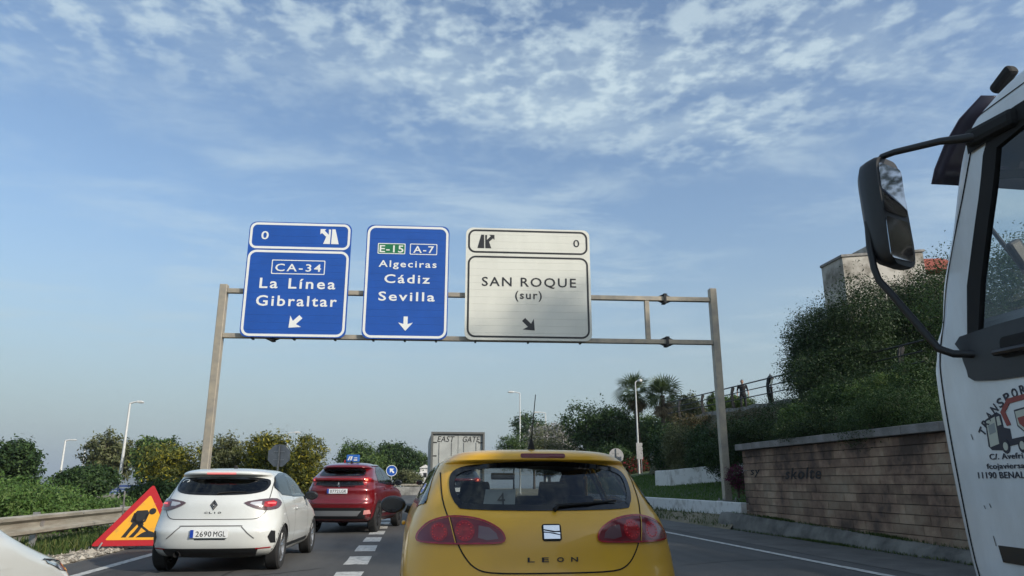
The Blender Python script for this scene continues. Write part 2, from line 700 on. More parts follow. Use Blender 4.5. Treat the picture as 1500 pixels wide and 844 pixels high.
strip('edge_line', -4.61, -4.45, -20, 70)
strip('edge_line', 6.45, 6.60, -20, 120, z=0.009)
for k in range(-4, 12):
    y0 = 12.25 + 2.25 * k
    strip('lane_dash', -1.01, -0.64, y0, y0 + 1.30)
# bitumen patches and cracks
M['bitumen'] = mat('bitumen', (0.028, 0.028, 0.028), 0.7, var=0.3)
for pts in ([(-3.9, 9.2), (-3.2, 10.0), (-2.6, 10.7), (-1.9, 11.2), (-1.2, 11.9)], [(-4.3, 14.5), (-2.2, 14.9), (-1.1, 14.6)],
            [(-2.6, 6), (-2.5, 12), (-2.65, 22), (-2.5, 40)], [(3.6, 8), (3.7, 16), (3.5, 24), (3.6, 40)], [(4.2, 11.5), (5.4, 12.1), (6.9, 12.0)]):
    mb = MB()
    v = []
    fine = []
    for a, b in zip(pts[:-1], pts[1:]):
        for k in range(8):
            t = k / 8
            fine.append((a[0] + (b[0] - a[0]) * t + random.uniform(-.025, .025), a[1] + (b[1] - a[1]) * t))
    for i, (x, y) in enumerate(fine):
        w = random.uniform(.008, .022)
        dx = fine[min(i + 1, len(fine) - 1)][0] - fine[max(i - 1, 0)][0]
        dy = fine[min(i + 1, len(fine) - 1)][1] - fine[max(i - 1, 0)][1]
        l = math.hypot(dx, dy) + 1e-6
        v += [(x - dy / l * w, y + dx / l * w, .004), (x + dy / l * w, y - dx / l * w, .004)]
    mb.add(v, [(2 * k, 2 * k + 1, 2 * k + 3, 2 * k + 2) for k in range(len(fine) - 1)])
    mb.build('crack_seal', M['bitumen'], road, smooth=None)

# darker repair patches
M['patch'] = mat('asphalt_patch', (0.040, 0.040, 0.040), 0.85, var=0.3, vscale=3, bump=.4, bscale=120)
for x0, x1, y0, y1 in ((-3.9, -2.9, 16.2, 19.5), (-2.35, -1.4, 9.4, 10.6), (3.1, 4.4, 13.2, 17.8), (4.9, 6.2, 20.5, 22.0), (-4.3, -3.7, 8.4, 12.0)):
    mb = MB()
    mb.add([(x0, y0, .003), (x1, y0 + .06, .003), (x1 + .03, y1, .003), (x0 - .02, y1 - .05, .003)], [(0, 1, 2, 3)])
    mb.build('repair_patch', M['patch'], road, smooth=None)

# ------------------------------------------------------------------ gravel verge on the left
M['gravel_bed'] = mat('gravel_bed', (0.26, 0.235, 0.19), 0.95, col2=(0.15, 0.135, 0.105), vscale=5, bump=0.9, bscale=60)


def verge_h(x, y):
    return -0.012 + 0.03 * smooth01(-5.3, -5.9, x) + 0.012 * np.sin(x * 7 + y * 3) * np.sin(y * 5) * smooth01(-5.4, -5.8, x)


structure(grid_mesh('verge', np.linspace(-9.0, -5.28, 20), np.linspace(2, 60, 120), verge_h, M['gravel_bed']), 'stony verge between asphalt and guardrail')
gm, gnt, gb = new_mat('gravel_stone')
gg = gnt.nodes.new('ShaderNodeNewGeometry')
gr = gnt.nodes.new('ShaderNodeValToRGB')
gr.color_ramp.elements[0].color = (0.13, 0.11, 0.085, 1)
gr.color_ramp.elements[1].color = (0.47, 0.43, 0.36, 1)
gnt.links.new(gg.outputs['Random Per Island'], gr.inputs[0])
gnt.links.new(gr.outputs[0], gb.inputs['Base Color'])
gb.inputs['Roughness'].default_value = 0.9


def stones(name, pts, sizes, m):
    octa = np.array([(1, 0, 0), (0, 1, 0), (-1, 0, 0), (0, -1, 0), (0, 0, .7), (0, 0, -.6)])
    fac = [(0, 1, 4), (1, 2, 4), (2, 3, 4), (3, 0, 4), (1, 0, 5), (2, 1, 5), (3, 2, 5), (0, 3, 5)]
    V, F_ = [], []
    for i, (p, s) in enumerate(zip(pts, sizes)):
        a = random.uniform(0, 6.3)
        c, sn = math.cos(a), math.sin(a)
        o = octa * np.array([s * random.uniform(.7, 1.4), s * random.uniform(.6, 1.1), s * random.uniform(.6, 1.0)]) * (1 + rng.normal(0, .15, (6, 3)))
        q = np.stack([o[:, 0] * c - o[:, 1] * sn, o[:, 0] * sn + o[:, 1] * c, o[:, 2]], 1) + p
        V.extend(q.tolist())
        F_.extend([tuple(k + 6 * i for k in f) for f in fac])
    me = bpy.data.meshes.new(name)
    me.from_pydata(V, [], F_)
    me.materials.append(m)
    return link_mesh(name, me)


N_ = 3800
sx = -5.35 - np.abs(rng.normal(0, .42, N_))
sy = rng.uniform(8, 30, N_)
gv = stones('gravel', np.stack([sx, sy, np.full(N_, .012)], 1), rng.gamma(2.2, .011, N_) + .008, gm)
gv['kind'] = 'stuff'
gv['label'] = 'loose pale stones strewn along the left verge'

# weeds and grass under the guardrail
M['weeds'] = leaf_mat('weed_blades', [(0.075, 0.115, 0.03), (0.05, 0.085, 0.022), (0.13, 0.15, 0.05), (0.04, 0.07, 0.02)], .3)
M['lawn_blades'] = leaf_mat('lawn_blades', [(0.085, 0.16, 0.032), (0.065, 0.13, 0.027), (0.11, 0.175, 0.045)], .3)


def grass(name, x, y, z, h, m, label, lean=.35, w=.012):
    n = len(x)
    a = rng.uniform(0, 2 * np.pi, n)
    hh = h * rng.uniform(.5, 1.4, n)
    dx, dy = np.cos(a), np.sin(a)
    la = rng.uniform(0, 2 * np.pi, n)
    ll = hh * np.abs(rng.normal(0, lean, n))
    P = np.stack([x, y, z], 1)
    T = P + np.stack([np.cos(la) * ll, np.sin(la) * ll, hh], 1)
    S = np.stack([dx, dy, np.zeros(n)], 1) * (w * rng.uniform(.6, 1.4, n))[:, None]
    V = np.stack([P - S, P + S, T + S * .3, T - S * .3], 1).reshape(-1, 3)
    me = quads_mesh(name, V, n)
    me.materials.append(m)
    o = link_mesh(name, me)
    o['kind'] = 'stuff'
    o['label'] = label
    return o


n = 26000
wx = -6.75 + rng.normal(0, .33, n)
wy = rng.uniform(8, 42, n)
keep = (np.sin(wy * 1.3) + np.sin(wy * 3.1 + wx * 4) * .6 + rng.normal(0, .7, n)) > -.9
wx, wy = np.minimum(wx[keep], -6.05), wy[keep]
grass('weeds', wx, wy, verge_h(wx, wy), .17, M['weeds'], 'green weeds growing under the guardrail', .5, .014)

# ------------------------------------------------------------------ right bank: lawn, hillside
M['hill_soil'] = mat('hill_soil', (0.12, 0.10, 0.06), 0.95, col2=(0.05, 0.06, 0.025), vscale=1.2, bump=0.8, bscale=20)


def xb(y):      # foot of the hill
    return interp(y, [-40, 19.6, 22, 27, 33, 40, 48], [9.15, 9.15, 11.6, 13.4, 13.9, 14.2, 14.6])


def lawn_h(x, y):
    z0 = interp(y, [15, 20, 30, 45, 60], [.52, .6, .62, .8, .9])
    return z0 + (x - 9.0) * 0.16 * smooth01(9.0, 11, x)


def hillside_h(x, y):
    e = xb(y)
    zb = np.where(y < 19.7, 1.98, lawn_h(e, y) + .1)
    t = np.clip((x - e) / np.maximum(15.75 - e, .6), 0, 1)
    prof = np.where(y < 20, t ** 0.9, t ** 0.55)
    top = interp(y, [-40, 5, 28, 38, 44, 60], [3.6, 3.9, 4.55, 4.82, 4.75, 4.4])
    z = zb + (top - zb) * prof
    z = z + 2.6 * smooth01(19.5, 25, x) * smooth01(50, 36, y) + 3.5 * smooth01(25, 50, x)
    z = z + .05 * np.sin(x * 3.1) * np.sin(y * 2.3)
    end = smooth01(43.6, 45.6, y)
    return z * (1 - end) + (.9 + .01 * x) * end


lx = np.linspace(8.95, 16, 26)
structure(grid_mesh('lawn', lx, np.linspace(19.55, 56, 60), lawn_h, M['lawn']), 'sloping lawn behind the white kerb')
n = 30000
ax = rng.uniform(9.15, 15, n)
ay = rng.uniform(19.8, 45, n)
k_ = ax < xb(ay) + .3
grass('lawn_grass', ax[k_], ay[k_], lawn_h(ax[k_], ay[k_]), .06, M['lawn_blades'], 'short mown grass blades on the lawn', .4, .012)


def hill_grid():
    us = np.concatenate([np.linspace(0, 1, 14), np.linspace(1.1, 8, 34)])
    ys = np.linspace(-30, 70, 110)
    V, F_ = [], []
    for y in ys:
        e = float(xb(y))
        for u in us:
            x = e + (15.8 - e) * u if u <= 1 else 15.8 + (u - 1) * 7
            V.append((x, y, float(hillside_h(np.array([x]), np.array([y]))[0])))
    nu = len(us)
    for j in range(len(ys) - 1):
        for i in range(nu - 1):
            a = j * nu + i
            F_.append((a, a + 1, a + 1 + nu, a + nu))
    me = bpy.data.meshes.new('hillside')
    me.from_pydata(V, [], F_)
    me.polygons.foreach_set('use_smooth', [True] * len(F_))
    me.materials.append(M['hill_soil'])
    return link_mesh('hillside', me)


structure(hill_grid(), 'overgrown bank rising to the terrace on the right')
h_at = lambda x, y: float(hillside_h(np.array([float(x)]), np.array([float(y)]))[0])
l_at = lambda x, y: float(lawn_h(np.array([float(x)]), np.array([float(y)]))[0])
g_at = lambda x, y: float(ground_h(np.array([float(x)]), np.array([float(y)]))[0])

# terrace path along the railing
tp = MB()
v = []
for y in np.linspace(20, 46, 27):
    zt = h_at(15.8, y) + .03
    v += [(15.62, y, zt - .35), (15.62, y, zt + .02), (19.2, y, zt + .02), (19.2, y, zt - .4)]
f = []
for j in range(26):
    a = 4 * j
    f += [(a, a + 4, a + 5, a + 1), (a + 1, a + 5, a + 6, a + 2), (a + 2, a + 6, a + 7, a + 3)]
tp.add(v, f)
structure(tp.build('terrace_path', M['concrete'], smooth=30), 'pale concrete terrace edge and walkway on top of the bank')

# ------------------------------------------------------------------ concrete footing and brick wall
fm = MB()
v, f = [], []
ys2 = np.arange(-2, 20.41, .4)
for y in ys2:
    h = float(np.interp(y, [-2, 11.5, 19.2, 21], [.16, .22, .43, .45]))
    j1, j2 = random.uniform(-.015, .015), random.uniform(-.012, .012)
    v += [(8.56 + j1, y, -.02), (8.60 + j1, y, h * .55 + j2), (8.70 + j2, y, h - .02), (8.95, y, h), (9.05, y, h - .02)]
for j in range(len(ys2) - 1):
    for i in range(4):
        a = j * 5 + i
        f.append((a, a + 1, a + 6, a + 5))
fm.add(v, f)
M['footing'] = mat('stained_footing', (0.19, 0.185, 0.165), 0.92, col2=(0.065, 0.065, 0.06), vscale=1.3, bump=0.7, bscale=30, edges=(.36, .6))
foot = fm.build('wall_footing', M['footing'], smooth=50)
structure(foot, 'stained concrete footing along the foot of the brick wall')

bw = thing('brick_wall', 'ribbed brown brick retaining wall with grey coping beside the road', 'wall', (8.9, 12, 0))


def brick_mat():
    m, nt, b = new_mat('ribbed_brick')
    L = nt.links.new
    t = nt.nodes.new('ShaderNodeTexCoord')
    oi = nt.nodes.new('ShaderNodeObjectInfo')
    geo = nt.nodes.new('ShaderNodeNewGeometry')
    nz = nt.nodes.new('ShaderNodeTexNoise')
    nz.inputs['Scale'].default_value = 1.1
    nz.inputs['Detail'].default_value = 8
    nz.inputs['Roughness'].default_value = .65
    L(geo.outputs['Position'], nz.inputs['Vector'])
    rp = nt.nodes.new('ShaderNodeValToRGB')
    cs = [(.34, (.12, .085, .065)), (.46, (.29, .19, .135)), (.55, (.41, .29, .20)), (.70, (.50, .40, .29))]
    e = rp.color_ramp.elements
    while len(e) < 4:
        e.new(.5)
    for i, (p, c) in enumerate(cs):
        e[i].position = p
        e[i].color = (*c, 1)
    # damp dark streaks seeping down from the coping
    sp = nt.nodes.new('ShaderNodeSeparateXYZ')
    L(geo.outputs['Position'], sp.inputs[0])
    n3 = nt.nodes.new('ShaderNodeTexNoise')
    n3.inputs['Scale'].default_value = .9
    n3.inputs['Detail'].default_value = 6
    mp3 = nt.nodes.new('ShaderNodeMapping')
    mp3.inputs['Scale'].default_value = (1, 1.4, .35)
    L(geo.outputs['Position'], mp3.inputs[0])
    L(mp3.outputs[0], n3.inputs['Vector'])
    ad = nt.nodes.new('ShaderNodeMath')
    ad.operation = 'MULTIPLY_ADD'
    L(n3.outputs[0], ad.inputs[0])
    ad.inputs[1].default_value = 2.6
    L(sp.outputs[2], ad.inputs[2])
    mr3 = nt.nodes.new('ShaderNodeMapRange')
    mr3.inputs['From Min'].default_value = 2.7
    mr3.inputs['From Max'].default_value = 3.7
    mr3.inputs['To Min'].default_value = 0
    mr3.inputs['To Max'].default_value = -.16
    L(ad.outputs[0], mr3.inputs['Value'])
    sm3 = nt.nodes.new('ShaderNodeMath')
    L(nz.outputs[0], sm3.inputs[0])
    L(mr3.outputs[0], sm3.inputs[1])
    L(sm3.outputs[0], rp.inputs[0])
    hs = nt.nodes.new('ShaderNodeHueSaturation')
    mr = nt.nodes.new('ShaderNodeMapRange')
    mr.inputs['To Min'].default_value = .70
    mr.inputs['To Max'].default_value = 1.22
    L(oi.outputs['Random'], mr.inputs['Value'])
    L(mr.outputs[0], hs.inputs['Value'])
    L(rp.outputs[0], hs.inputs['Color'])
    L(hs.outputs[0], b.inputs['Base Color'])
    b.inputs['Roughness'].default_value = .9
    wv = nt.nodes.new('ShaderNodeTexWave')
    wv.bands_direction = 'Y'
    wv.inputs['Scale'].default_value = 10.5
    wv.inputs['Distortion'].default_value = .6
    wv.inputs['Detail Scale'].default_value = 3
    L(t.outputs['Object'], wv.inputs['Vector'])
    bp = nt.nodes.new('ShaderNodeBump')
    bp.inputs['Strength'].default_value = .9
    bp.inputs['Distance'].default_value = .022
    L(wv.outputs[0], bp.inputs['Height'])
    L(bp.outputs[0], b.inputs['Normal'])
    return m


M['brick'] = brick_mat()
BL, BH = 0.42, 0.172
brick_meshes = []
for q in range(3):
    mb = MB()
    e = .006
    mb.box((0, 0, 0), (.10, BL - .008, BH - .014))
    me = mb.mesh('brick', None)
    me.materials.append(M['brick'])
    brick_meshes.append(me)
core = MB()
core.box((.20, -2.9, 1.05), (.30, 19.98, 2.06))
core.build('mortar_core', M['footing'], bw, smooth=None)
for c in range(11):
    z = .17 + (c + .5) * BH
    off = 0 if c % 2 == 0 else BL / 2
    y = 7.1 - BL / 2 - off
    k = 0
    while y > -2.6 and k < 27:
        o = link_mesh('brick', brick_meshes[(c * 7 + k * 3) % 3], None, bw, (random.uniform(.0, .006), y, z))
        y -= BL
        k += 1
    if off:
        o = link_mesh('brick', brick_meshes[0], None, bw, (.003, 7.1 - BL / 4, z))
        o.scale = (1, .5, 1)
for k in range(16):
    mb = MB()
    mb.box((0, 0, 0), (.56, .995, .16))
    mb.build('coping_slab', M['coping'], bw, smooth=None, bevel=.012, loc=(.10 + random.uniform(-.006, .006), 6.75 - k * 1.0, 2.155 + random.uniform(-.004, .004)))
# spray-painted scrawl
M['spray'] = mat('black_spray', (0.02, 0.018, 0.018), .8)
for s, yy, zz, w, hgt in (('skolte', 4.05, 1.45, 1.6, .26), ('sy', 6.4, 1.53, .55, .2)):
    me = text_mesh(s, w, hgt, .004, .008, 1.15, .25)
    me.materials.append(M['spray'])
    o = link_mesh('graffiti', me, None, bw, (-.058, yy, zz), (0, 0, R(-90)))

n = 2600
fy_ = np.concatenate([rng.uniform(7, 20, 1000), rng.normal(17.5, .5, 800), rng.normal(13.2, .35, 800)])
fx_ = 8.83 + rng.normal(0, .035, n)
grass('footing_weeds', fx_, fy_, np.interp(fy_, [-2, 11.5, 19.2, 21], [.16, .22, .43, .45]) - .03, .06, M['weeds'], 'small weeds sprouting along the foot of the brick wall', .6, .008)
fy_ = np.concatenate([rng.uniform(6, 20, 1500), rng.normal(15, .6, 900)])
grass('kerb_weeds', 8.55 + rng.normal(0, .03, 2400), fy_, np.full(2400, .01), .05, M['weeds'], 'small weeds at the edge of the shoulder', .6, .008)

# ------------------------------------------------------------------ white kerb in front of the lawn, white wall behind it
wk = thing('white_kerb', 'whitewashed low kerb wall edging the lawn beside the brick wall', 'kerb', (9.0, 19.5, 0))
y = 0.0
while y < 26:
    l = 2.2
    zt = .70 - .002 * y
    mb = MB()
    mb.box((0, y + l / 2, zt / 2 + .08), (.24, l - .012, zt - .16))
    mb.build('kerb_block', M['white_wall'], wk, smooth=None, bevel=.015)
    y += l
bank = MB()
v = []
ysb = np.arange(19.4, 60, .8)
for y in ysb:
    z = .40 - .012 * (y - 19.4)
    v += [(8.45 - .02 * (y - 19.4) * .3 + random.uniform(-.04, .04), y, -.02), (8.7, y, z * .7 + random.uniform(-.02, .02)), (8.95, y, max(z, .1))]
bank.add(v, [(3 * j + i, 3 * j + i + 1, 3 * j + i + 4, 3 * j + i + 3) for j in range(len(ysb) - 1) for i in range(2)])
structure(bank.build('dirt_bank', M['soil'], smooth=60), 'strip of dirt between shoulder and white kerb')
n = 1500
bx, by = rng.uniform(8.5, 8.95, n), rng.uniform(19.4, 34, n)
grass('dry_grass', bx, by, np.interp(bx, [8.45, 8.95], [.0, .36]), .10, M['weeds'], 'tufts of weeds on the dirt below the white kerb', .5, .014)

ww = thing('white_wall', 'low whitewashed wall at the back of the lawn below the hanging plants', 'wall', (0, 0, 0))
pts = [(11.55, 34.2), (11.75, 32.6), (12.6, 31.2), (13.6, 29.4), (14.2, 28.2)]
for a, b in zip(pts[:-1], pts[1:]):
    mb = MB()
    za, zb_ = l_at(*a) - .1, l_at(*b) - .1
    d = Vector((b[0] - a[0], b[1] - a[1], 0)).normalized()
    nrm = Vector((-d.y, d.x, 0)) * .15
    q = [Vector((a[0], a[1], za)) - nrm, Vector((b[0], b[1], zb_)) - nrm, Vector((b[0], b[1], zb_)) + nrm, Vector((a[0], a[1], za)) + nrm]
    top = [p + Vector((0, 0, .78)) for p in q]
    mb.add(q + top, [(0, 1, 2, 3), (4, 5, 6, 7), (0, 1, 5, 4), (1, 2, 6, 5), (2, 3, 7, 6), (3, 0, 4, 7)])
    mb.build('wall_section', M['white_wall'], ww, smooth=None, bevel=.03)

# ------------------------------------------------------------------ guardrail on the left
gr_ = thing('guardrail', 'weathered corrugated steel guardrail along the left verge', 'guardrail', (-6.5, 0, 0))
prof = [(0, .70), (.045, .685), (.05, .655), (-.03, .61), (-.035, .555), (-.03, .50), (.05, .455), (.045, .405), (.005, .385), (0, .37)]
prof = [(.04, .70), (.075, .675), (.075, .625), (.005, .575), (0, .535), (.005, .495), (.075, .445), (.075, .395), (.04, .37)]
y = 2.0
while y < 70:
    mb = MB()
    v, f = [], []
    n = len(prof)
    for yy, off in ((y, .004), (y + 4.06, 0)):
        for dx, z in prof:
            v.append((dx + off, yy, z))
        for dx, z in reversed(prof):
            v.append((dx + off - .004, yy, z + (.003 if z > .53 else -.003)))
    for i in range(2 * n):
        j = (i + 1) % (2 * n)
        f.append((i, j, 2 * n + j, 2 * n + i))
    mb.add(v, f)
    mb.build('rail_beam', M['rail'], gr_, smooth=25)
    y += 4.0
for y in np.arange(2.5, 70, 4.0):
    mb = MB()
    mb.box((-.10, y, .33), (.10, .055, .80))
    mb.box((-.02, y, .535), (.09, .12, .10))
    mb.build('post', M['steel'], gr_, smooth=None)
for y in np.arange(4.0, 60, 4.0):
    for z in (.655, .41):
        mb = MB()
        mb.lathe([(0, .012), (.016, .010), (.018, 0)], 8, (.078, y, z), 'x')
        mb.build('bolt', M['steel'], gr_)

# ------------------------------------------------------------------ sign gantry over the road
M['gantry'] = mat('gantry_paint', (0.43, 0.375, 0.285), 0.55, 0.25, col2=(0.30, 0.275, 0.235), vscale=4, bump=0.05)
M['sign_blue'] = mat('sign_blue', (0.012, 0.085, 0.40), 0.35, var=0.12, vscale=1.5)
M['sign_white'] = mat('sign_white', (0.80, 0.81, 0.78), 0.4, var=0.05, vscale=2)
M['sign_cream'] = mat('sign_cream', (0.74, 0.74, 0.66), 0.4, var=0.10, vscale=1.2, stretch=(1, 1, .3))
M['sign_black'] = mat('sign_black', (0.020, 0.020, 0.022), 0.45)
M['sign_green'] = mat('sign_green', (0.010, 0.16, 0.06), 0.4)
M['alu'] = mat('bare_aluminium', (0.42, 0.42, 0.42), 0.5, 0.6, var=0.2)
GA = R(-3.3)
G0 = Vector((-6.05, 23.0, 0))
gan = thing('sign_gantry', 'beige steel portal gantry carrying the three overhead direction signs', 'gantry', G0, GA)
GW = 15.72       # between post centres
gmb = MB()
gmb.box((0, 0, 3.60), (.23, .24, 7.3))
gmb.build('post', M['gantry'], gan, smooth=None, bevel=.02)
gmb = MB()
gmb.box((GW, 0, 4.05), (.23, .24, 6.75))
gmb.build('post', M['gantry'], gan, smooth=None, bevel=.02)
for x in (0, GW):
    mb = MB()
    z = .02 if x == 0 else .66
    mb.box((x, 0, z + .02), (.5, .5, .05))
    for dx in (-.19, .19):
        for dy in (-.19, .19):
            mb.lathe([(.03, 0), (.03, .06), (0, .07)], 8, (x + dx, dy, z + .04))
    mb.build('base_plate', M['steel'], gan, smooth=None)
for z in (7.05, 5.62):
    mb = MB()
    mb.box((GW / 2, 0, z), (GW - .232, .17, .145))
    mb.build('beam', M['gantry'], gan, smooth=None, bevel=.012)
for x in (2.3, 5.7, 9.6, 13.49):
    mb = MB()
    mb.box((x, 0, 6.335), (.15, .14, 1.28))
    mb.build('strut', M['gantry'], gan, smooth=None, bevel=.01)
for x in (1.62, 14.09):
    for z in (7.05, 5.62):
        mb = MB()
        mb.box((x - .02, 0, z), (.03, .30, .32))
        mb.box((x + .02, 0, z), (.03, .30, .32))
        for s in (-1, 1):
            for t in (-1, 1):
                mb.prism([(x + t * .035, z + s * .074), (x + t * .24, z + s * .074), (x + t * .035, z + s * .165)], -.012, .012, 'y')
            for dy in (-.14, .14):
                mb.lathe([(.018, -.07), (.018, .07)], 6, (x, dy, z + s * .135), 'x', True)
        mb.build('bolted_flange', M['steel_dark'], gan, smooth=None)


def sign_plane(name, label, x0, x1, z0, z1, face, slats, x_hint):
    """sign hung in front of the beams: slatted panels, rim and clamps"""
    t = thing(name, label, 'road sign', G0, GA, 'overhead direction signs')
    n = slats
    for k in range(n):
        mb = MB()
        h = (z1 - z0) / n
        a, b = z0 + k * h + .0015, z0 + (k + 1) * h - .0015
        r = .24
        if k in (0, n - 1):
            # rounded outer corners
            poly = []
            if k == 0:
                rr = rrect(x0, a, x1, a + 2 * h + .6, min(r, h * .95))
                poly = [(max(x0, min(x1, p[0])), min(p[1], b)) for p in rr if p[1] <= b + 1e-6]
                poly = [p for p in poly] + [(x1, b), (x0, b)]
            else:
                rr = rrect(x0, b - 2 * h - .6, x1, b, min(r, h * .95))
                poly = [p for p in rr if p[1] >= a - 1e-6] + [(x0, a), (x1, a)]
            cx, cz = sum(p[0] for p in poly) / len(poly), sum(p[1] for p in poly) / len(poly)
            poly = sorted(set((round(p[0], 4), round(p[1], 4)) for p in poly), key=lambda p: math.atan2(p[1] - cz, p[0] - cx))
            mb.prism(poly, -.22, -.185)
        else:
            mb.box(((x0 + x1) / 2, -.2025, (a + b) / 2), (x1 - x0, .035, b - a))
        mb.build('panel', face, t, smooth=None)
    bk = MB()
    for xx in np.linspace(x0 + .35, x1 - .35, 3):
        bk.box((xx, -.155, (z0 + z1) / 2), (.08, .055, z1 - z0 - .1))
    bk.build('back_rail', M['alu'], t, smooth=None)
    for xx in np.linspace(x0 + .35, x1 - .35, 3):
        for z in (7.05, 5.62):
            cl = MB()
            for s_ in (-1, 1):
                cl.box((xx, -.01, z + s_ * .088), (.06, .26, .025))
            cl.box((xx, .115, z), (.06, .026, .202))
            cl.build('clamp', M['steel_dark'], t, smooth=None)
    return t


def sign_border(t, x0, z0, x1, z1, r, w, m, y=-.2215):
    mb = MB()
    o = rrect(x0, z0, x1, z1, r, 7)
    i = rrect(x0 + w, z0 + w, x1 - w, z1 - w, max(r - w, .02), 7)
    ring_prism(mb, o, i, y - .004, y + .001)
    return mb.build('border', m, t, smooth=None)


def sign_text(t, s, cx, cz, w, cap, m, bold=.012, space=1.12, y=-.2245):
    me = text_mesh(s, w, cap, .004, bold, space)
    me.materials.append(m)
    return link_mesh('lettering', me, None, t, (cx, y, cz))


def sign_poly(t, name, poly, m, y0=-.2265, y1=-.2205):
    mb = MB()
    mb.prism(poly, y0, y1)
    return mb.build(name, m, t, smooth=None)


def arrow_poly(cx, cz, s, ang):
    """stubby direction arrow pointing at angle ang (degrees, 0 = right)"""
    base = [(.50, 0), (-.02, .52), (.02, .13 + .0), (-.50, .13), (-.50, -.13), (.02, -.13), (-.02, -.52)]
    base = [(.52, 0), (-.06, .50), (.05, .14), (-.48, .14), (-.48, -.14), (.05, -.14), (-.06, -.50)]
    c, sn = math.cos(R(ang)), math.sin(R(ang))
    return [(cx + s * (a * c - b * sn), cz + s * (a * sn + b * c)) for a, b in base]


B_, W_, K_ = M['sign_blue'], M['sign_white'], M['sign_black']
s1 = sign_plane('overhead_sign', 'blue overhead sign to La Línea and Gibraltar with diagonal arrow', .66, 3.88, 5.55, 9.31, B_, 16, 0)
sign_border(s1, .69, 8.41, 3.84, 9.28, .22, .075, W_)
sign_border(s1, .69, 5.58, 3.84, 8.36, .26, .075, W_)
sign_text(s1, '0', 1.16, 8.86, .23, .28, W_, .012)
sign_border(s1, 1.45, 7.575, 3.11, 8.045, .03, .028, W_)
sign_text(s1, 'CA-34', 2.28, 7.80, 1.42, .25, W_, .012, 1.25)
sign_text(s1, 'La L\u00ednea', 2.30, 7.285, 2.34, .34, W_, .016, 1.25)
sign_text(s1, 'Gibraltar', 2.31, 6.72, 2.48, .34, W_, .016, 1.22)
sign_poly(s1, 'arrow', arrow_poly(2.31, 6.04, .50, 225), W_)


def exit_icon(t, cx, cz, h, flip, m):
    """carriageway in perspective with a branch leaving to one side"""
    s = -1 if flip else 1
    q = lambda pts: [(cx + s * a * h, cz + b * h) for a, b in pts]
    sign_poly(t, 'exit_symbol', q([(.10, -.5), (.58, -.5), (.32, .5), (.12, .5)]), m)
    sign_poly(t, 'exit_symbol', q([(-.40, -.5), (.02, -.5), (.04, .48), (-.10, .48), (-.08, .12), (-.36, .40), (-.26, .50), (-.62, .50), (-.62, .14), (-.52, .24), (-.24, -.02)]), m)


exit_icon(s1, 3.20, 8.855, .50, False, W_)
s2 = sign_plane('overhead_sign', 'blue overhead sign to Algeciras, C\u00e1diz and Sevilla with downward arrow', 4.36, 7.02, 5.55, 9.30, B_, 16, 0)
sign_border(s2, 4.39, 5.58, 6.99, 9.27, .26, .075, W_)
mb = MB()
mb.box((5.175, -.2225, 8.50), (.88, .004, .36))
mb.build('green_field', M['sign_green'], s2, smooth=None)
sign_border(s2, 4.735, 8.32, 5.615, 8.68, .03, .026, W_)
sign_border(s2, 5.76, 8.315, 6.635, 8.685, .03, .026, W_)
sign_text(s2, 'E-15', 5.175, 8.50, .76, .24, W_, .014, 1.1, -.2265)
sign_text(s2, 'A-7', 6.20, 8.50, .66, .24, W_, .014, 1.2)
sign_text(s2, 'Algeciras', 5.71, 8.0, 1.84, .225, W_, .014, 1.22)
sign_text(s2, 'C\u00e1diz', 5.71, 7.505, 1.44, .29, W_, .016, 1.22)
sign_text(s2, 'Sevilla', 5.715, 6.93, 1.77, .30, W_, .016, 1.22)
sign_poly(s2, 'arrow', arrow_poly(5.71, 6.05, .46, 270), W_)
s3 = sign_plane('overhead_sign', 'cream overhead exit sign to San Roque (sur) with black lettering', 7.56, 11.62, 5.56, 9.29, M['sign_cream'], 16, 0)
sign_border(s3, 7.63, 8.43, 11.55, 9.23, .24, .06, K_)
sign_border(s3, 7.63, 5.64, 11.55, 8.33, .26, .06, K_)
exit_icon(s3, 8.20, 8.82, .46, True, K_)
sign_text(s3, '0', 11.18, 8.83, .20, .26, K_, .006)
sign_text(s3, 'SAN ROQUE', 9.615, 7.48, 3.05, .31, K_, .010, 1.2)
sign_text(s3, '(sur)', 9.59, 7.05, .86, .27, K_, .012, 1.2)
sign_poly(s3, 'arrow', arrow_poly(9.60, 6.07, .50, 315), K_)
# road signs standing on poles -----------------------------------------------------------------
M['sign_back'] = mat('sign_back', (0.30, 0.305, 0.31), 0.5, 0.4, var=0.2, vscale=5)
M['sign_red'] = mat('sign_red', (0.42, 0.015, 0.018), 0.4, col2=(.50, .30, .27), vscale=11, edges=(.27, .33))
M['sign_amber'] = mat('sign_amber', (0.78, 0.37, 0.02), 0.42, col2=(.52, .27, .06), vscale=5, edges=(.26, .48))


def pole_sign(name, label, x, y, z0, zc, rad, sides, face, back=True, pole_side=-1, group=None, pr=.04):
    t = thing(name, label, 'road sign', (x, y, z0), 0, group)
    h = zc - z0
    mb = MB()
    mb.tube([(0, 0, -.1), (0, 0, h + rad * .95)], pr, 8)
    mb.build('pole', M['steel'], t)
    mb = MB()
    a0 = math.pi / sides
    poly = [(rad * math.cos(a0 + 2 * math.pi * k / sides), h + rad * math.sin(a0 + 2 * math.pi * k / sides)) for k in range(sides)]
    yo = .05 if back else -.05
    mb.prism(poly, yo, yo + .012)
    mb.build('plate', face, t, smooth=30)
    if back:
        mb = MB()
        for s in (-.35, .35):
            mb.box((0, .03, h + s * rad), (rad * .9, .03, .035))
        mb.build('bracket', M['alu'], t, smooth=None)
    return t


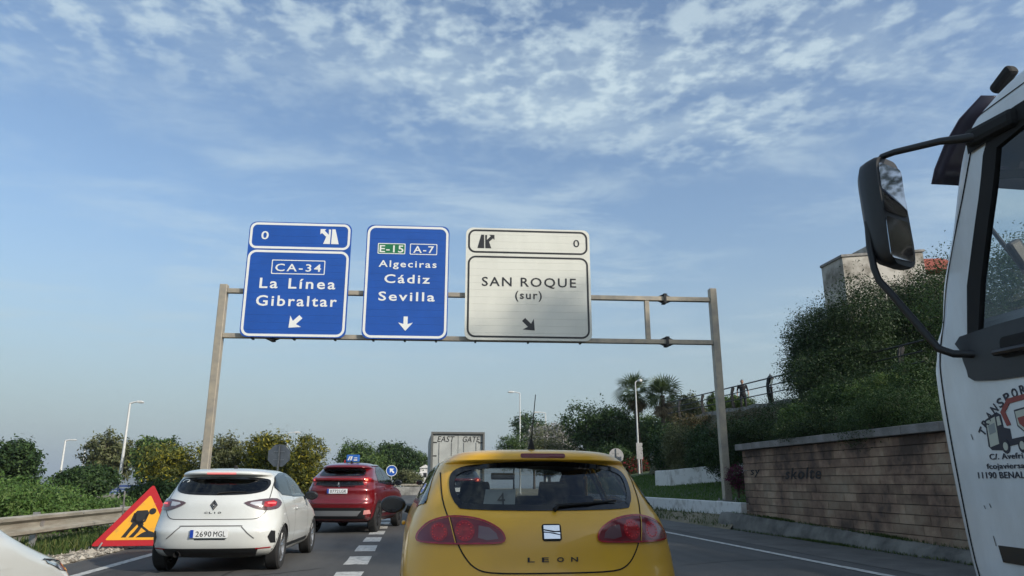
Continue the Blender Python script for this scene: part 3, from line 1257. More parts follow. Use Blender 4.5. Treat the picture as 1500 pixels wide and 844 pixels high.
pole_sign('road_sign', 'back of an octagonal grey sign standing before the yellow-flowering bush', -5.05, 29.2, 0, 2.22, .44, 8, M['sign_back'])
pole_sign('road_sign', 'pale round sign seen from behind, just right of the yellow roof', 13.44, 48, .9, 2.92, .50, 24, M['alu'])
pole_sign('road_sign', 'grey round sign seen from behind at the edge of the lawn', 15.5, 46, .9, 2.77, .42, 24, M['sign_back'])
t = pole_sign('road_sign', 'blue round mandatory sign beyond the red car', -1.55, 58, 0, 2.08, .42, 24, M['sign_blue'], back=False)
mb = MB()
o = [(0.42 * math.cos(2 * math.pi * k / 32), 2.08 + .42 * math.sin(2 * math.pi * k / 32)) for k in range(32)]
i = [(0.38 * math.cos(2 * math.pi * k / 32), 2.08 + .38 * math.sin(2 * math.pi * k / 32)) for k in range(32)]
ring_prism(mb, o, i, -.056, -.051)
mb.build('rim', M['sign_white'], t, smooth=None)
sign_poly(t, 'arrow', arrow_poly(0.02, 2.08, .45, 135), M['sign_white'], -.056, -.0505)

# direction boards (backs) on two legs by the slip road
t = thing('notice_board', 'tall pale rectangular sign panel beside the slender lamp post', 'road sign', (14.72, 47, .9))
mb = MB()
mb.box((0, 0, 2.3), (.42, .03, 1.05))
mb.build('panel', M['alu'], t, smooth=None, bevel=.01)
for s in (-.12, .12):
    mb = MB()
    mb.tube([(s, .05, -.1), (s, .05, 2.8)], .035, 8)
    mb.build('pole', M['steel'], t)

# lamp posts -------------------------------------------------------------------------------
M['lamp_white'] = mat('lamp_housing', (0.62, 0.63, 0.62), .4, .1, var=.1)
M['lamp_glass'] = mat('lamp_glass', (0.75, 0.76, 0.75), .2)


def lamp_post(label, x, y, z0, h, arm, ang, r=.10, group='street lamps along the roads'):
    t = thing('street_lamp', label, 'street lamp', (x, y, z0), ang, group)
    mb = MB()
    mb.tube([(0, 0, -.3), (0, 0, h * .5), (0, 0, h)], [r, r * .75, r * .5], 10)
    mb.build('pole', M['lamp_white'], t)
    mb = MB()
    mb.lathe([(r * 1.8, -.3), (r * 1.8, .06), (r * 1.2, .10)], 10)
    mb.build('base', M['steel'], t)
    mb = MB()
    mb.tube([(0, 0, h - .02), (arm * .35, 0, h + .10), (arm * .6, 0, h + .12)], [r * .5, r * .42, r * .36], 8)
    mb.build('arm', M['lamp_white'], t)
    mb = MB()
    mb.prism([(arm * .5, h + .07), (arm * .62, h + .02), (arm * 1.02, h + .04), (arm * 1.05, h + .10), (arm * .9, h + .21), (arm * .55, h + .20)], -.17, .17)
    hd = mb.build('lamp_head', M['lamp_white'], t, smooth=None, bevel=.03)
    mb = MB()
    mb.box((arm * .82, 0, h + .018), (arm * .32, .24, .02))
    mb.build('lens', M['lamp_glass'], hd, smooth=None)
    return t


lamp_post('tall white street lamp rising behind the hedge on the left', -22.6, 62, -1.4, 8.75, 1.0, 0, .15)
lamp_post('white street lamp between the left tree and the dark bush', -47.9, 110, -2.8, 9.6, 1.4, 0, .22)
lamp_post('faint distant street lamp above the dark bush on the left', -53.4, 130, -3.0, 10.3, 1.3, 0, .16)
lamp_post('street lamp head peeking over the yellow-flowering bush', -13.9, 85, -1.0, 7.5, 1.3, 0, .10)
lamp_post('tall slender street lamp left of the yellow car aerial', 11.6, 80, 0, 10.8, -1.3, 0, .11)
lamp_post('distant street lamp standing in the pale flowering shrub', 19.9, 110, 0, 11.4, -1.8, 0, .14)
t = lamp_post('slender lamp post standing in front of the left palm', 14.95, 48, .9, 6.95, .45, 0, .075)

# blue bridge parapet far left -----------------------------------------------------------------
M['blue_steel'] = mat('blue_painted_steel', (0.035, 0.07, 0.22), .5, .1, var=.2)
t = thing('bridge_parapet', 'blue steel parapet of the bridge below the left lamp', 'railing', (-22.4, 60, 0))
for z in (.95, .72, .5):
    mb = MB()
    mb.box((0, 0, z), (11, .10, .14 if z > .9 else .09))
    mb.build('rail', M['blue_steel'], t, smooth=None)
for k in range(12):
    mb = MB()
    mb.box((-5.4 + k * .98, .08, .25), (.10, .10, 1.45))
    mb.build('post', M['blue_steel'], t, smooth=None)
mb = MB()
mb.box((0, .2, -.6), (11, .5, 1.9))
mb.build('plinth', M['concrete'], t, smooth=None)

# far gore: kerbed barrier
t = thing('crash_barrier', 'pale concrete and rail barrier where the road divides ahead', 'barrier', (0.2, 74, 0))
mb = MB()
mb.prism([(-.3, 0), (.3, 0), (.12, .8), (-.12, .8)], -5, 3.0, 'x')
mb.build('barrier_body', M['concrete'], t, smooth=None, bevel=.02)
for z in (.98,):
    mb = MB()
    mb.box((-1, 0, z), (8, .10, .16))
    mb.build('rail', M['rail'], t, smooth=None)
for k in range(5):
    mb = MB()
    mb.box((-4.6 + k * 1.8, 0, .85), (.08, .06, .3))
    mb.build('post', M['steel'], t, smooth=None)

# roadworks triangle ---------------------------------------------------------------------------
M['print_black'] = mat('print_black', (.018, .017, .016), .5)
ang = R(26)
t = thing('roadworks_sign', 'red-bordered amber roadworks triangle propped on the left verge', 'road sign', (-5.17, 15.45, .07), 0)
tilt = bpy.data.objects.new('sign_board', None)
SD = 1.66                       # side length
HT = 1.26
tri = [(-SD / 2, 0), (SD / 2, 0), (0, HT)]


def rtri(k, r=.07):
    """triangle shrunk by factor k about its centroid with rounded corners"""
    cx, cz = 0, HT / 3
    pts = [(cx + (a - cx) * k, cz + (b - cz) * k) for a, b in tri]
    out = []
    for i_ in range(3):
        p0, p1, p2 = (Vector(pts[(i_ + d) % 3]) for d in (-1, 0, 1))
        a = p1 + (p0 - p1).normalized() * r
        b = p1 + (p2 - p1).normalized() * r
        for s_ in range(6):
            q = s_ / 5
            out.append(tuple(a.lerp(p1, q).lerp(p1.lerp(b, q), q)))
    return out


rotx = (-ang, 0, 0)
mb = MB()
mb.prism(rtri(1.0), 0, .02)
board = mb.build('board', M['sign_red'], t, smooth=None, rot=rotx)
mb = MB()
mb.prism(rtri(.73, .05), -.004, -.0005)
mb.build('amber_field', M['sign_amber'], board, smooth=None)
wk_ = MB()
# digging worker pictogram, drawn in units of the board
S_ = HT
def pg(pts):
    wk_.prism([(a * S_, b * S_) for a, b in pts], -.009, -.005)
wk_.lathe([(0, -.009), (.052 * S_, -.009), (.052 * S_, -.005), (0, -.005)], 16, (.10 * S_, 0, .545 * S_), 'y')
pg([(-.165, .50), (-.13, .555), (.02, .565), (.06, .51), (.03, .44), (-.03, .36), (-.13, .40)])
pg([(-.165, .52), (-.125, .50), (-.11, .40), (-.16, .36), (-.185, .385)])
pg([(-.13, .42), (-.05, .37), (-.15, .22), (-.19, .13), (-.255, .13), (-.215, .21), (-.17, .30)])
pg([(-.10, .38), (-.01, .40), (.02, .33), (-.03, .21), (-.08, .13), (-.15, .13), (-.09, .22), (-.05, .30)])
pg([(.02, .50), (.055, .50), (.035, .38), (-.03, .33), (-.05, .36), (.01, .40)])
pg([(-.17, .405), (-.155, .43), (.12, .235), (.10, .21)])
pg([(-.045, .13), (.02, .19), (.06, .215), (.12, .23), (.18, .215), (.22, .19), (.255, .145), (.255, .13), (-.045, .13)])
wk_.build('pictogram', M['print_black'], board, smooth=None)
mb = MB()
for s in (-.5, .5):
    mb.tube([(s, .45, 1.0), (s * 1.15, .78, -.06)], .016, 6)
    mb.tube([(s * 1.25, .0, .06), (s * 1.3, -.12, -.06)], .016, 6)
mb.tube([(-.6, .60, .48), (.6, .60, .48)], .012, 6)
mb.build('prop_stand', M['steel'], t)

# ------------------------------------------------------------------ vegetation
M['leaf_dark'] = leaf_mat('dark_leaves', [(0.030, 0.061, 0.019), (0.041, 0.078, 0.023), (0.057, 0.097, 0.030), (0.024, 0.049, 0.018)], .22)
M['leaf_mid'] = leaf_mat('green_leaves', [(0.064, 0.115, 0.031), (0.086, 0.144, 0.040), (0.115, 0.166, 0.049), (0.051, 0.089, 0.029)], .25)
M['leaf_hedge'] = leaf_mat('hedge_leaves', [(0.076, 0.145, 0.034), (0.097, 0.172, 0.041), (0.062, 0.117, 0.030), (0.124, 0.186, 0.055)], .25)
M['leaf_olive'] = leaf_mat('olive_leaves', [(0.113, 0.127, 0.053), (0.143, 0.157, 0.067), (0.090, 0.106, 0.044), (0.166, 0.173, 0.090)], .25)
M['leaf_broom'] = leaf_mat('flowering_broom', [(0.090, 0.112, 0.030), (0.128, 0.143, 0.033), (0.375, 0.331, 0.037), (0.083, 0.098, 0.030), (0.188, 0.188, 0.037), (0.112, 0.128, 0.037)], .3)
M['leaf_pale'] = leaf_mat('pale_flowers', [(0.432, 0.408, 0.396), (0.108, 0.126, 0.066), (0.300, 0.288, 0.276), (0.144, 0.156, 0.102), (0.084, 0.102, 0.048)], .25)
M['leaf_dry'] = leaf_mat('dry_leaves', [(0.13, 0.105, 0.055), (0.09, 0.085, 0.035), (0.17, 0.13, 0.07), (0.05, 0.06, 0.022)], .25)
M['leaf_red'] = leaf_mat('red_flowers', [(0.28, 0.02, 0.03), (0.05, 0.075, 0.025), (0.04, 0.06, 0.02)], .25)
M['leaf_magenta'] = leaf_mat('magenta_flowers', [(0.16, 0.015, 0.07), (0.05, 0.07, 0.025), (0.10, 0.012, 0.045)], .25)
M['leaf_palm'] = leaf_mat('palm_leaves', [(0.065, 0.098, 0.036), (0.085, 0.124, 0.046), (0.111, 0.143, 0.058)], .25, .45)
M['leaf_shaded'] = leaf_mat('shaded_bank_leaves', [(0.022, 0.042, 0.014), (0.030, 0.056, 0.018), (0.045, 0.078, 0.026), (0.018, 0.034, 0.012)], .2)  # darker copy of the dark leaves, the bank's shade put into the colour
M['leaf_palm_dry'] = leaf_mat('dead_palm_leaves', [(0.22, 0.17, 0.10), (0.15, 0.12, 0.07), (0.28, 0.23, 0.14)], .2)


def lobes(hw, hd, zl, zh, k, seed, round_=.55, up=0.0):
    """ellipsoid lobes filling a box hw x hd x (zl..zh)"""
    r_ = random.Random(seed)
    out = []
    hz = (zh - zl) / 2
    for i in range(k):
        a = 2 * math.pi * (i + r_.random() * .7) / k
        rr = r_.uniform(.30, .66)
        s = r_.uniform(.44, .62) * round_ / .55
        cx, cy = rr * math.cos(a) * hw, rr * math.sin(a) * hd
        cz = zl + hz * (1 + r_.uniform(-.48, .5) + up)
        out.append((cx, cy, cz, s * hw, s * max(hd, .5 * hw), s * hz * r_.uniform(.85, 1.2)))
    out.append((0, 0, zl + hz * 1.05, hw * .66, hd * .66, hz * .80))
    return out


def plant(name, label, cat, box, n, size, leaf, kind='bush', k=9, seed=1, depth=None, aspect=.45, clump=.20, per=26, trunk_r=None, base=None, group=None, crown='crown', round_=.55, shell=(.55, 1.05), lean=(0, 0)):
    """box = (x centre, y, bottom z, top z, half width)"""
    x, y, zl, zh, hw = box
    zb = zl if base is None else base
    t = thing(name, label, cat, (x, y, zb), 0, group)
    hd = depth or hw * .8
    bl = lobes(hw, hd, zl - zb, zh - zb, k, seed, round_)
    leaf_object(crown, bl, int(n * 1.75), size * 1.02, leaf, t, aspect, clump, shell, per)
    h = (zl - zb) + (zh - zl) * .5
    trunk_object(t, max(h, .3), trunk_r or max(.03, hw * .05), bl, M['bark'], lean, 7, 'trunk' if kind == 'tree' else 'stem')
    return t


# left side
plant('hedge', 'low bright green hedge right behind the guardrail at the left edge', 'hedge', (-9.81, 20.5, 0.16, 1.12, 1.35), 26000, .085, M['leaf_hedge'], k=14, seed=3, depth=2.2, base=-.1, round_=.62)
plant('hedge', 'tapering green end of the hedge next to the roadworks triangle', 'hedge', (-8.52, 21.5, 0.16, 0.74, 0.74), 9000, .085, M['leaf_hedge'], k=9, seed=5, depth=1.6, base=-.1, round_=.62)
plant('broadleaf_tree', 'dense green tree at the far left edge of the picture', 'tree', (-23.95, 48.0, 0.51, 3.87, 2.05), 9000, .24, M['leaf_dark'], 'tree', 11, 7, base=-1.6)
plant('bush', 'dark rounded bush beside the small white lamp on the left', 'bush', (-17.63, 44.0, 0.46, 2.20, 1.62), 8000, .20, M['leaf_dark'], k=10, seed=9, base=-1.4)
plant('gum_tree', 'loose-crowned tree with gaps behind the tall left lamp', 'tree', (-25.56, 68.0, 0.91, 5.14, 2.21), 5200, .30, M['leaf_olive'], 'tree', 10, 13, base=-2.0, clump=.17)
plant('gum_tree', 'olive green tree right of the tall left lamp', 'tree', (-20.19, 62.0, 0.79, 4.72, 1.84), 6000, .28, M['leaf_mid'], 'tree', 10, 14, base=-1.9)
plant('broom_bush', 'yellow-flowering bush left of the gantry post', 'bush', (-10.24, 34.0, -0.05, 2.81, 1.33), 9000, .17, M['leaf_broom'], k=11, seed=15, base=-.3, aspect=.3)
plant('broom_bush', 'tall dusky bush right behind the left gantry post', 'bush', (-7.72, 33.0, -0.24, 3.29, 1.06), 8500, .17, M['leaf_olive'], k=11, seed=17, base=-.2, aspect=.28)
plant('broom_bush', 'yellow-tipped bush behind the roof of the white hatchback', 'bush', (-5.76, 31.0, -0.16, 3.29, 1.03), 8500, .17, M['leaf_broom'], k=11, seed=18, base=-.2, aspect=.28)
plant('broom_bush', 'yellow-green bush between the octagonal sign and the red crossover', 'bush', (-4.68, 33.0, -0.31, 3.08, 1.04), 8000, .17, M['leaf_broom'], k=11, seed=21, base=-.2, aspect=.28)
plant('bush', 'low dark bush hidden behind the roadworks triangle', 'bush', (-8.89, 29.0, -0.16, 1.40, 1.36), 8000, .14, M['leaf_dark'], k=9, seed=23, base=-.2)
# middle distance
plant('broadleaf_tree', 'broad rounded tree behind the red crossover', 'tree', (-5.83, 84.0, 0.82, 5.67, 2.97), 9000, .30, M['leaf_mid'], 'tree', 12, 25, base=-.5)
plant('broadleaf_tree', 'dark tree right of the broad rounded tree', 'tree', (-2.18, 96.0, 0.59, 6.42, 2.88), 8000, .33, M['leaf_dark'], 'tree', 11, 27, base=-.5)
plant('broadleaf_tree', 'small distant tree left of the container truck', 'tree', (1.15, 125.0, 0.82, 6.89, 2.03), 4000, .40, M['leaf_mid'], 'tree', 9, 29, base=-.8)
plant('bush', 'olive bush between the blue round sign and the dark crossover', 'bush', (-0.21, 79.0, 0.56, 2.36, 1.56), 5000, .20, M['leaf_olive'], k=9, seed=31, base=-.2)
plant('broadleaf_tree', 'distant rounded tree behind the yellow car aerial', 'tree', (19.39, 118.0, 4.86, 12.25, 3.36), 6000, .40, M['leaf_dark'], 'tree', 11, 33, base=.3)
plant('oleander', 'pale blossoming shrub above the yellow roof', 'shrub', (13.71, 74.0, 2.31, 7.34, 2.96), 10000, .24, M['leaf_pale'], k=12, seed=35, base=.3)
plant('bush', 'spiky green bush low beside the slender lamp', 'bush', (8.73, 64.0, 2.16, 5.42, 1.35), 4000, .20, M['leaf_mid'], k=9, seed=37, base=.3, aspect=.25)
plant('bush', 'sunlit olive bush in front of the pale blossoming shrub', 'bush', (10.73, 60.0, 1.57, 4.73, 2.13), 6500, .17, M['leaf_olive'], k=9, seed=39, base=.3)
plant('broadleaf_tree', 'dark leafy tree left of the palms', 'tree', (14.91, 58.0, 1.30, 7.61, 2.62), 15000, .22, M['leaf_dark'], 'tree', 13, 41, base=.5)
plant('broadleaf_tree', 'green tree behind the palms', 'tree', (20.61, 64.0, 1.31, 7.59, 3.47), 14000, .24, M['leaf_mid'], 'tree', 13, 43, base=.5)
plant('broadleaf_tree', 'grey-green tree behind the far end of the terrace railing', 'tree', (23.28, 60.0, 4.38, 8.87, 1.88), 7000, .22, M['leaf_olive'], 'tree', 11, 45, base=1.0)
plant('bush', 'small clipped bush behind the person on the terrace', 'bush', (18.78, 41.0, 5.22, 6.10, 1.10), 4500, .12, M['leaf_mid'], k=9, seed=47)
plant('cypress', 'little cypress behind the terrace railing left of the gantry post', 'tree', (18.23, 43.0, 5.06, 6.65, 0.31), 2600, .10, M['leaf_mid'], 'tree', 6, 49)
plant('flower_bush', 'red flowering bush behind the round signs', 'bush', (15.32, 50.0, 1.25, 2.99, 0.93), 3200, .12, M['leaf_red'], k=8, seed=51, base=.7)
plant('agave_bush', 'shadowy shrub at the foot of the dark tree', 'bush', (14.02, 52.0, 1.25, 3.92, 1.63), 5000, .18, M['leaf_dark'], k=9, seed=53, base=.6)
plant('climbing_flowers', 'magenta flowers at the corner of the brick wall', 'bush', (9.75, 21.5, 0.93, 1.85, 0.30), 2400, .05, M['leaf_magenta'], k=7, seed=55, depth=.5)
# hanging growth on the retaining slope
plant('hanging_plant', 'grey-green plants hanging over the white wall', 'plant', (13.19, 35.0, 1.44, 4.00, 0.94), 9000, .10, M['leaf_olive'], k=11, seed=57, depth=1.2, crown='foliage')
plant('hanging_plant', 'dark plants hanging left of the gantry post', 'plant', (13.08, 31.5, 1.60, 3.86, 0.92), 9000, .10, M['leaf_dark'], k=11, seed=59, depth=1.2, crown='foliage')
plant('hanging_plant', 'dry brownish growth along the terrace edge', 'plant', (14.83, 37.0, 3.36, 4.81, 1.41), 5000, .09, M['leaf_dry'], k=11, seed=61, depth=.8, crown='foliage')
plant('hanging_plant', 'brown-topped plants below the person on the terrace', 'plant', (14.54, 30.0, 2.89, 4.28, 1.74), 9000, .085, M['leaf_dry'], k=13, seed=63, depth=1.0, crown='foliage')
plant('shrub', 'dark shrub filling the slope right of the gantry post', 'shrub', (12.30, 25.5, 1.63, 3.53, 1.21), 17000, .075, M['leaf_shaded'], k=13, seed=65, depth=1.6)
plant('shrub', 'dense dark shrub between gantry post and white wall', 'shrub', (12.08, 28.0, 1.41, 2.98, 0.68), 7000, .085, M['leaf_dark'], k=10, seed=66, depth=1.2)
plant('shrub', 'feathery green shrub above the left part of the brick wall', 'shrub', (11.11, 19.5, 2.06, 3.67, 1.03), 20000, .07, M['leaf_shaded'], k=13, seed=67, depth=1.5, aspect=.28)
plant('shrub', 'dark feathery shrub above the middle of the brick wall', 'shrub', (11.47, 17.0, 2.08, 3.96, 1.21), 26000, .065, M['leaf_shaded'], k=14, seed=69, depth=1.6, aspect=.28)
plant('shrub', 'dark shrub above the brick wall beside the truck', 'shrub', (12.20, 15.5, 2.10, 4.00, 1.05), 16000, .065, M['leaf_dark'], k=13, seed=71, depth=1.5)
plant('shrub', 'feathery green shrub just above the coping in front of the truck', 'shrub', (9.57, 13.2, 1.99, 2.96, 1.05), 22000, .05, M['leaf_dark'], k=14, seed=70, depth=1.2, aspect=.28)
plant('shrub', 'low green shrub just above the coping at mid wall', 'shrub', (9.57, 15.8, 1.91, 2.90, 1.01), 20000, .055, M['leaf_shaded'], k=14, seed=72, depth=1.2, aspect=.28)
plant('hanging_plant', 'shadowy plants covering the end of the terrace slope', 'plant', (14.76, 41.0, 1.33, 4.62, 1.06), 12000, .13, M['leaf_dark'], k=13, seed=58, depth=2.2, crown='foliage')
for i_, (bx_, n_, lm_, lab_) in enumerate((
        ((9.58, 17.2, 2.17, 3.14, 0.56), 9000, 'leaf_mid', 'smallest rounded clipped bush above the left half of the wall'),
        ((10.15, 16.4, 2.16, 3.43, 0.60), 11000, 'leaf_dark', 'dark rounded clipped bush, second from the left above the wall'),
        ((10.53, 15.4, 2.16, 3.66, 0.57), 13000, 'leaf_mid', 'tall rounded green bush in the middle of the bank above the wall'),
        ((10.80, 14.4, 2.18, 3.70, 0.56), 13000, 'leaf_dark', 'tall rounded bush touching the truck cab outline above the wall'))):
    plant('clipped_bush', lab_, 'bush', bx_, n_, .055, M[lm_], k=6, seed=90 + i_, depth=bx_[4], clump=.11, per=20, round_=.72, shell=(.75, 1.03), aspect=.4, group='clipped bushes above the brick wall')
# clipped tree masses on the terrace
plant('clipped_tree', 'big dense clipped tree at the left end of the hilltop greenery', 'tree', (16.26, 26.0, 3.92, 8.40, 1.86), 60000, .085, M['leaf_shaded'], 'tree', 22, 73, depth=2.6, round_=.60, base=4.3, clump=.13, per=22, shell=(.7,1.05))
plant('clipped_tree', 'taller clipped tree below the house, behind the truck mirror', 'tree', (20.74, 27.5, 4.96, 9.91, 2.68), 60000, .09, M['leaf_shaded'], 'tree', 22, 75, depth=2.8, round_=.6, base=4.4, clump=.13, per=22, shell=(.7,1.05))
plant('clipped_tree', 'low dark growth under the clipped trees above the slope', 'tree', (16.53, 24.0, 3.73, 6.21, 3.06), 40000, .085, M['leaf_shaded'], 'tree', 20, 76, depth=1.8, base=4.0, clump=.13)
plant('broadleaf_tree', 'green tree seen through the truck cab window', 'tree', (16.83, 17.5, 3.85, 7.97, 1.99), 34000, .075, M['leaf_mid'], 'tree', 14, 77, depth=2.8, base=4.2)
plant('pine_tree', 'tall pine on the hill beside the truck, throwing shade on the signs', 'tree', (19.9, 8.0, 14.5, 19.3, 2.1), 4500, .22, M['leaf_dark'], 'tree', 13, 79, base=4.3, clump=.16)
plant('pine_tree', 'broad pine on the hill shading the right gantry post', 'tree', (22.3, 10.6, 11.0, 17.0, 3.2), 9000, .22, M['leaf_dark'], 'tree', 13, 85, base=5.2, clump=.16)
plant('pine_tree', 'second pine on the hill beside the truck', 'tree', (17.5, 0.5, 8.0, 13.6, 3.6), 8000, .22, M['leaf_dark'], 'tree', 12, 81, base=3.7, clump=.16)


def fan_palm(label, x, y, z0, zt, crown_r, seed):
    """fan palm: slim trunk, skirt of dead leaves, ball of fan fronds"""
    r_ = random.Random(seed)
    t = thing('palm_tree', label, 'palm', (x, y, z0), 0, 'fan palms by the slip road')
    H = zt - z0 - crown_r * .85
    mb = MB()
    mb.tube([(0, 0, -.2), (.05, 0, H * .3), (.02, .03, H * .7), (0, 0, H)], [.30, .22, .19, .20], 10)
    mb.build('trunk', M['bark'], t)
    for kind, nf, m in (('crown', 34, M['leaf_palm']), ('skirt', 40, M['leaf_palm_dry'])):
        V = []
        for i in range(nf):
            az = r_.uniform(0, 2 * math.pi)
            if kind == 'crown':
                el = R(r_.uniform(-48, 88))
                L = crown_r * r_.uniform(.06, .52)
            else:
                el = R(r_.uniform(-84, -50))
                L = crown_r * r_.uniform(.22, .48)
            d = Vector((math.cos(az) * math.cos(el), math.sin(az) * math.cos(el), math.sin(el)))
            s = d.cross(Vector((0, 0, 1))).normalized()
            u = s.cross(d)
            ro = r_.uniform(-1.2, 1.2)
            tw = r_.uniform(-.7, .7)
            s, u = s * math.cos(ro) + u * math.sin(ro), u * math.cos(ro) - s * math.sin(ro)
            o = Vector((0, 0, H if kind == 'crown' else H - r_.uniform(.0, .55)))
            hub = o + d * L
            # stalk
            V += [o - s * .02, o + s * .02, hub + s * .015, hub - s * .015]
            fr = crown_r * (r_.uniform(.52, .72) if kind == 'crown' else r_.uniform(.28, .40))
            for b in range(12):
                a = R(-62 + 124 * b / 11)
                bd = (d * math.cos(a) * .75 + s * math.sin(a) + u * tw).normalized()
                droop = Vector((0, 0, -1)) * (fr * (.10 + .12 * abs(math.sin(a))))
                side = bd.cross(u).normalized() * (.022 * crown_r)
                tip = hub + bd * fr + droop
                mid = hub + bd * fr * .55
                V += [hub, mid + side, tip, mid - side]
        me = quads_mesh(kind, np.array([tuple(v) for v in V]), len(V) // 4)
        me.materials.append(m)
        link_mesh(kind, me, None, t)
    return t


pb = (18.06, 58.0, 2.10, 10.02, 1.44)
fan_palm('left and taller of the two fan palms, behind a lamp post', pb[0], pb[1], .9, pb[3] + .1, 1.95, 3)
pb = (19.61, 56.0, 2.07, 9.43, 1.35)
fan_palm('right one of the two fan palms, with dry hanging leaves', pb[0], pb[1], .9, pb[3] + .1, 1.9, 5)

# ------------------------------------------------------------------ terrace railing, lantern, person, house
rl = thing('terrace_railing', 'black iron railing with curved posts along the terrace', 'railing', (15.85, 28, 0))
post_y = [21.6, 24.9, 28.1, 30.8, 34.6, 38.5, 42.1]


def rail_z(y):
    return float(np.interp(y, [20, 44], [4.45, 4.95]))


def rail_pt(y, k):
    z = rail_z(y)
    dx, dz = {'top': (-.02, 1.10), 'mid': (-.12, .75), 'low': (-.12, .42)}[k]
    return (dx, y - 28, z + dz)


for k in ('top', 'mid', 'low'):
    mb = MB()
    mb.tube([rail_pt(y, k) for y in np.linspace(20.5, 44, 30)], .032 if k == 'top' else .024, 8)
    mb.build('rail', M['black_iron'], rl)
for y in post_y:
    mb = MB()
    for dy in (-.07, .07):
        z = rail_z(y) - .05
        poly = [(-.08, z), (.03, z), (-.06, z + .45), (-.06, z + .85), (.03, z + 1.06), (-.03, z + 1.15), (-.09, z + 1.08), (-.14, z + .85), (-.14, z + .45)]
        mb.prism(poly, y - 28 + dy - .022, y - 28 + dy + .022, 'y')
    mb.build('post', M['black_iron'], rl, smooth=None)

ln_ = (21.17, 41.0, 5.53, 7.57, 0.35)
t = thing('lantern_post', 'black classic lantern on a short post behind the terrace railing', 'street lamp', (ln_[0], 41, ln_[2]))
hh = ln_[3] - ln_[2]
mb = MB()
mb.lathe([(.16, -1.0), (.16, .1), (.09, .16), (.07, hh * .55), (.11, hh * .58), (.05, hh * .62), (.05, hh * .68)], 12)
mb.build('column', M['black_iron'], t)
mb = MB()
mb.lathe([(.09, hh * .68), (.19, hh * .83), (.19, hh * .835)], 6)
mb.build('glazing', glass_mat('lantern_glass', (.6, .6, .56)), t, smooth=20)
mb = MB()
mb.lathe([(.25, hh * .83), (.22, hh * .86), (.10, hh * .93), (.04, hh * .95), (.04, hh * .98), (0, hh)], 6)
mb.build('cap', M['black_iron'], t, smooth=20)


def person(label, loc, rz, h=1.74):
    t = thing('person', label, 'person', loc, rz)
    mb = MB()
    k = h / 1.75

    def limb(pts, rs):
        mb.tube([tuple(c * k for c in p) for p in pts], [r_ * k for r_ in rs], 12)
        for p, r_ in ((pts[0], rs[0]), (pts[-1], rs[-1])):
            mb.ball(tuple(c * k for c in p), r_ * k * .99, 12, 8)
    for s in (-1, 1):
        limb([(s * .09, 0, .92), (s * .11, -.01, .50), (s * .115, .03, .10)], [.088, .058, .040])
        mb.ball((s * .12 * k, -.06 * k, .045 * k), (.048 * k, .13 * k, .045 * k), 12, 8)
        # arm: upper arm, forearm, palm and fingers
        limb([(s * .20, 0, 1.42), (s * .27, .02, 1.16), (s * .29, -.10, .93)], [.055, .042, .030])
        mb.ball((s * .295 * k, -.13 * k, .87 * k), (.022 * k, .042 * k, .05 * k), 10, 8)
        for i, (dy, l) in enumerate(((-.035, .065), (-.012, .078), (.012, .072), (.033, .056))):
            y0 = -.13 + dy
            limb([(s * .295, y0, .83), (s * .292, y0 - .004, .83 - l * .55), (s * .283, y0 - .006, .83 - l)], [.0095, .009, .0075])
        limb([(s * .288, -.165, .885), (s * .278, -.19, .855), (s * .272, -.195, .83)], [.011, .010, .008])
    mb.ball((0, 0, .96 * k), (.165 * k, .115 * k, .15 * k), 16, 10)
    mb.tube([(0, 0, .95 * k), (0, .005, 1.15 * k), (0, .01, 1.35 * k), (0, .01, 1.47 * k)], [.15 * k, .145 * k, .175 * k, .10 * k], 16)
    mb.ball((0, .005, 1.33 * k), (.20 * k, .12 * k, .15 * k), 16, 10)
    limb([(0, .01, 1.45), (0, -.01, 1.56)], [.058, .052])
    mb.ball((0, -.015 * k, 1.64 * k), (.076 * k, .095 * k, .115 * k), 18, 12)
    mb.ball((0, -.108 * k, 1.632 * k), (.015 * k, .022 * k, .024 * k), 8, 6)
    for s in (-1, 1):
        mb.ball((s * .076 * k, 0, 1.635 * k), (.012 * k, .022 * k, .032 * k), 8, 6)
    me = bpy.data.meshes.new('body')
    me.from_pydata(mb.v, [], mb.f)
    ob = link_mesh('body', me)
    rm = ob.modifiers.new('remesh', 'REMESH')
    rm.mode = 'VOXEL'
    rm.voxel_size = .012
    sm = ob.modifiers.new('smooth', 'SMOOTH')
    sm.iterations = 3
    dg = bpy.context.evaluated_depsgraph_get()
    me2 = bpy.data.meshes.new_from_object(ob.evaluated_get(dg))
    bpy.data.objects.remove(ob)
    for m_ in (mat('skin', (.36, .20, .13), .55), mat('black_tee', (.012, .012, .014), .9), mat('dark_shorts', (.025, .026, .03), .9), mat('shoes', (.06, .06, .06), .8), mat('dark_hair', (.012, .010, .008), .8)):
        me2.materials.append(m_)
    for p in me2.polygons:
        c = p.center / k
        x, y, z = abs(c.x), c.y, c.z
        i = 0
        if z < .10:
            i = 3
        elif z < .98 and x < .225:
            i = 2
        elif z < 1.49 and z > .92 and (x < .215 or z > 1.17):
            i = 1
        elif z > 1.66 and (y > -.085 or z > 1.70) or (z > 1.58 and y > .03 and x < .07):
            i = 4
        p.material_index = i
        p.use_smooth = True
    link_mesh('body', me2, None, t)
    mb = MB()
    for s in (-1, 1):
        mb.ball((s * .030 * k, -.100 * k, 1.648 * k), (.011 * k, .007 * k, .006 * k), 8, 6)
    mb.build('eyes', M['matt_black'], t)
    mb = MB()
    mb.ball((0, -.100 * k, 1.585 * k), (.024 * k, .008 * k, .006 * k), 8, 6)
    mb.build('mouth', mat('lips', (.24, .08, .07), .6), t)
    mb = MB()
    mb.box((.0, -.128 * k, 1.36 * k), (.15 * k, .012, .035 * k))
    mb.build('shirt_print', M['sign_white'], t, smooth=None)
    return t


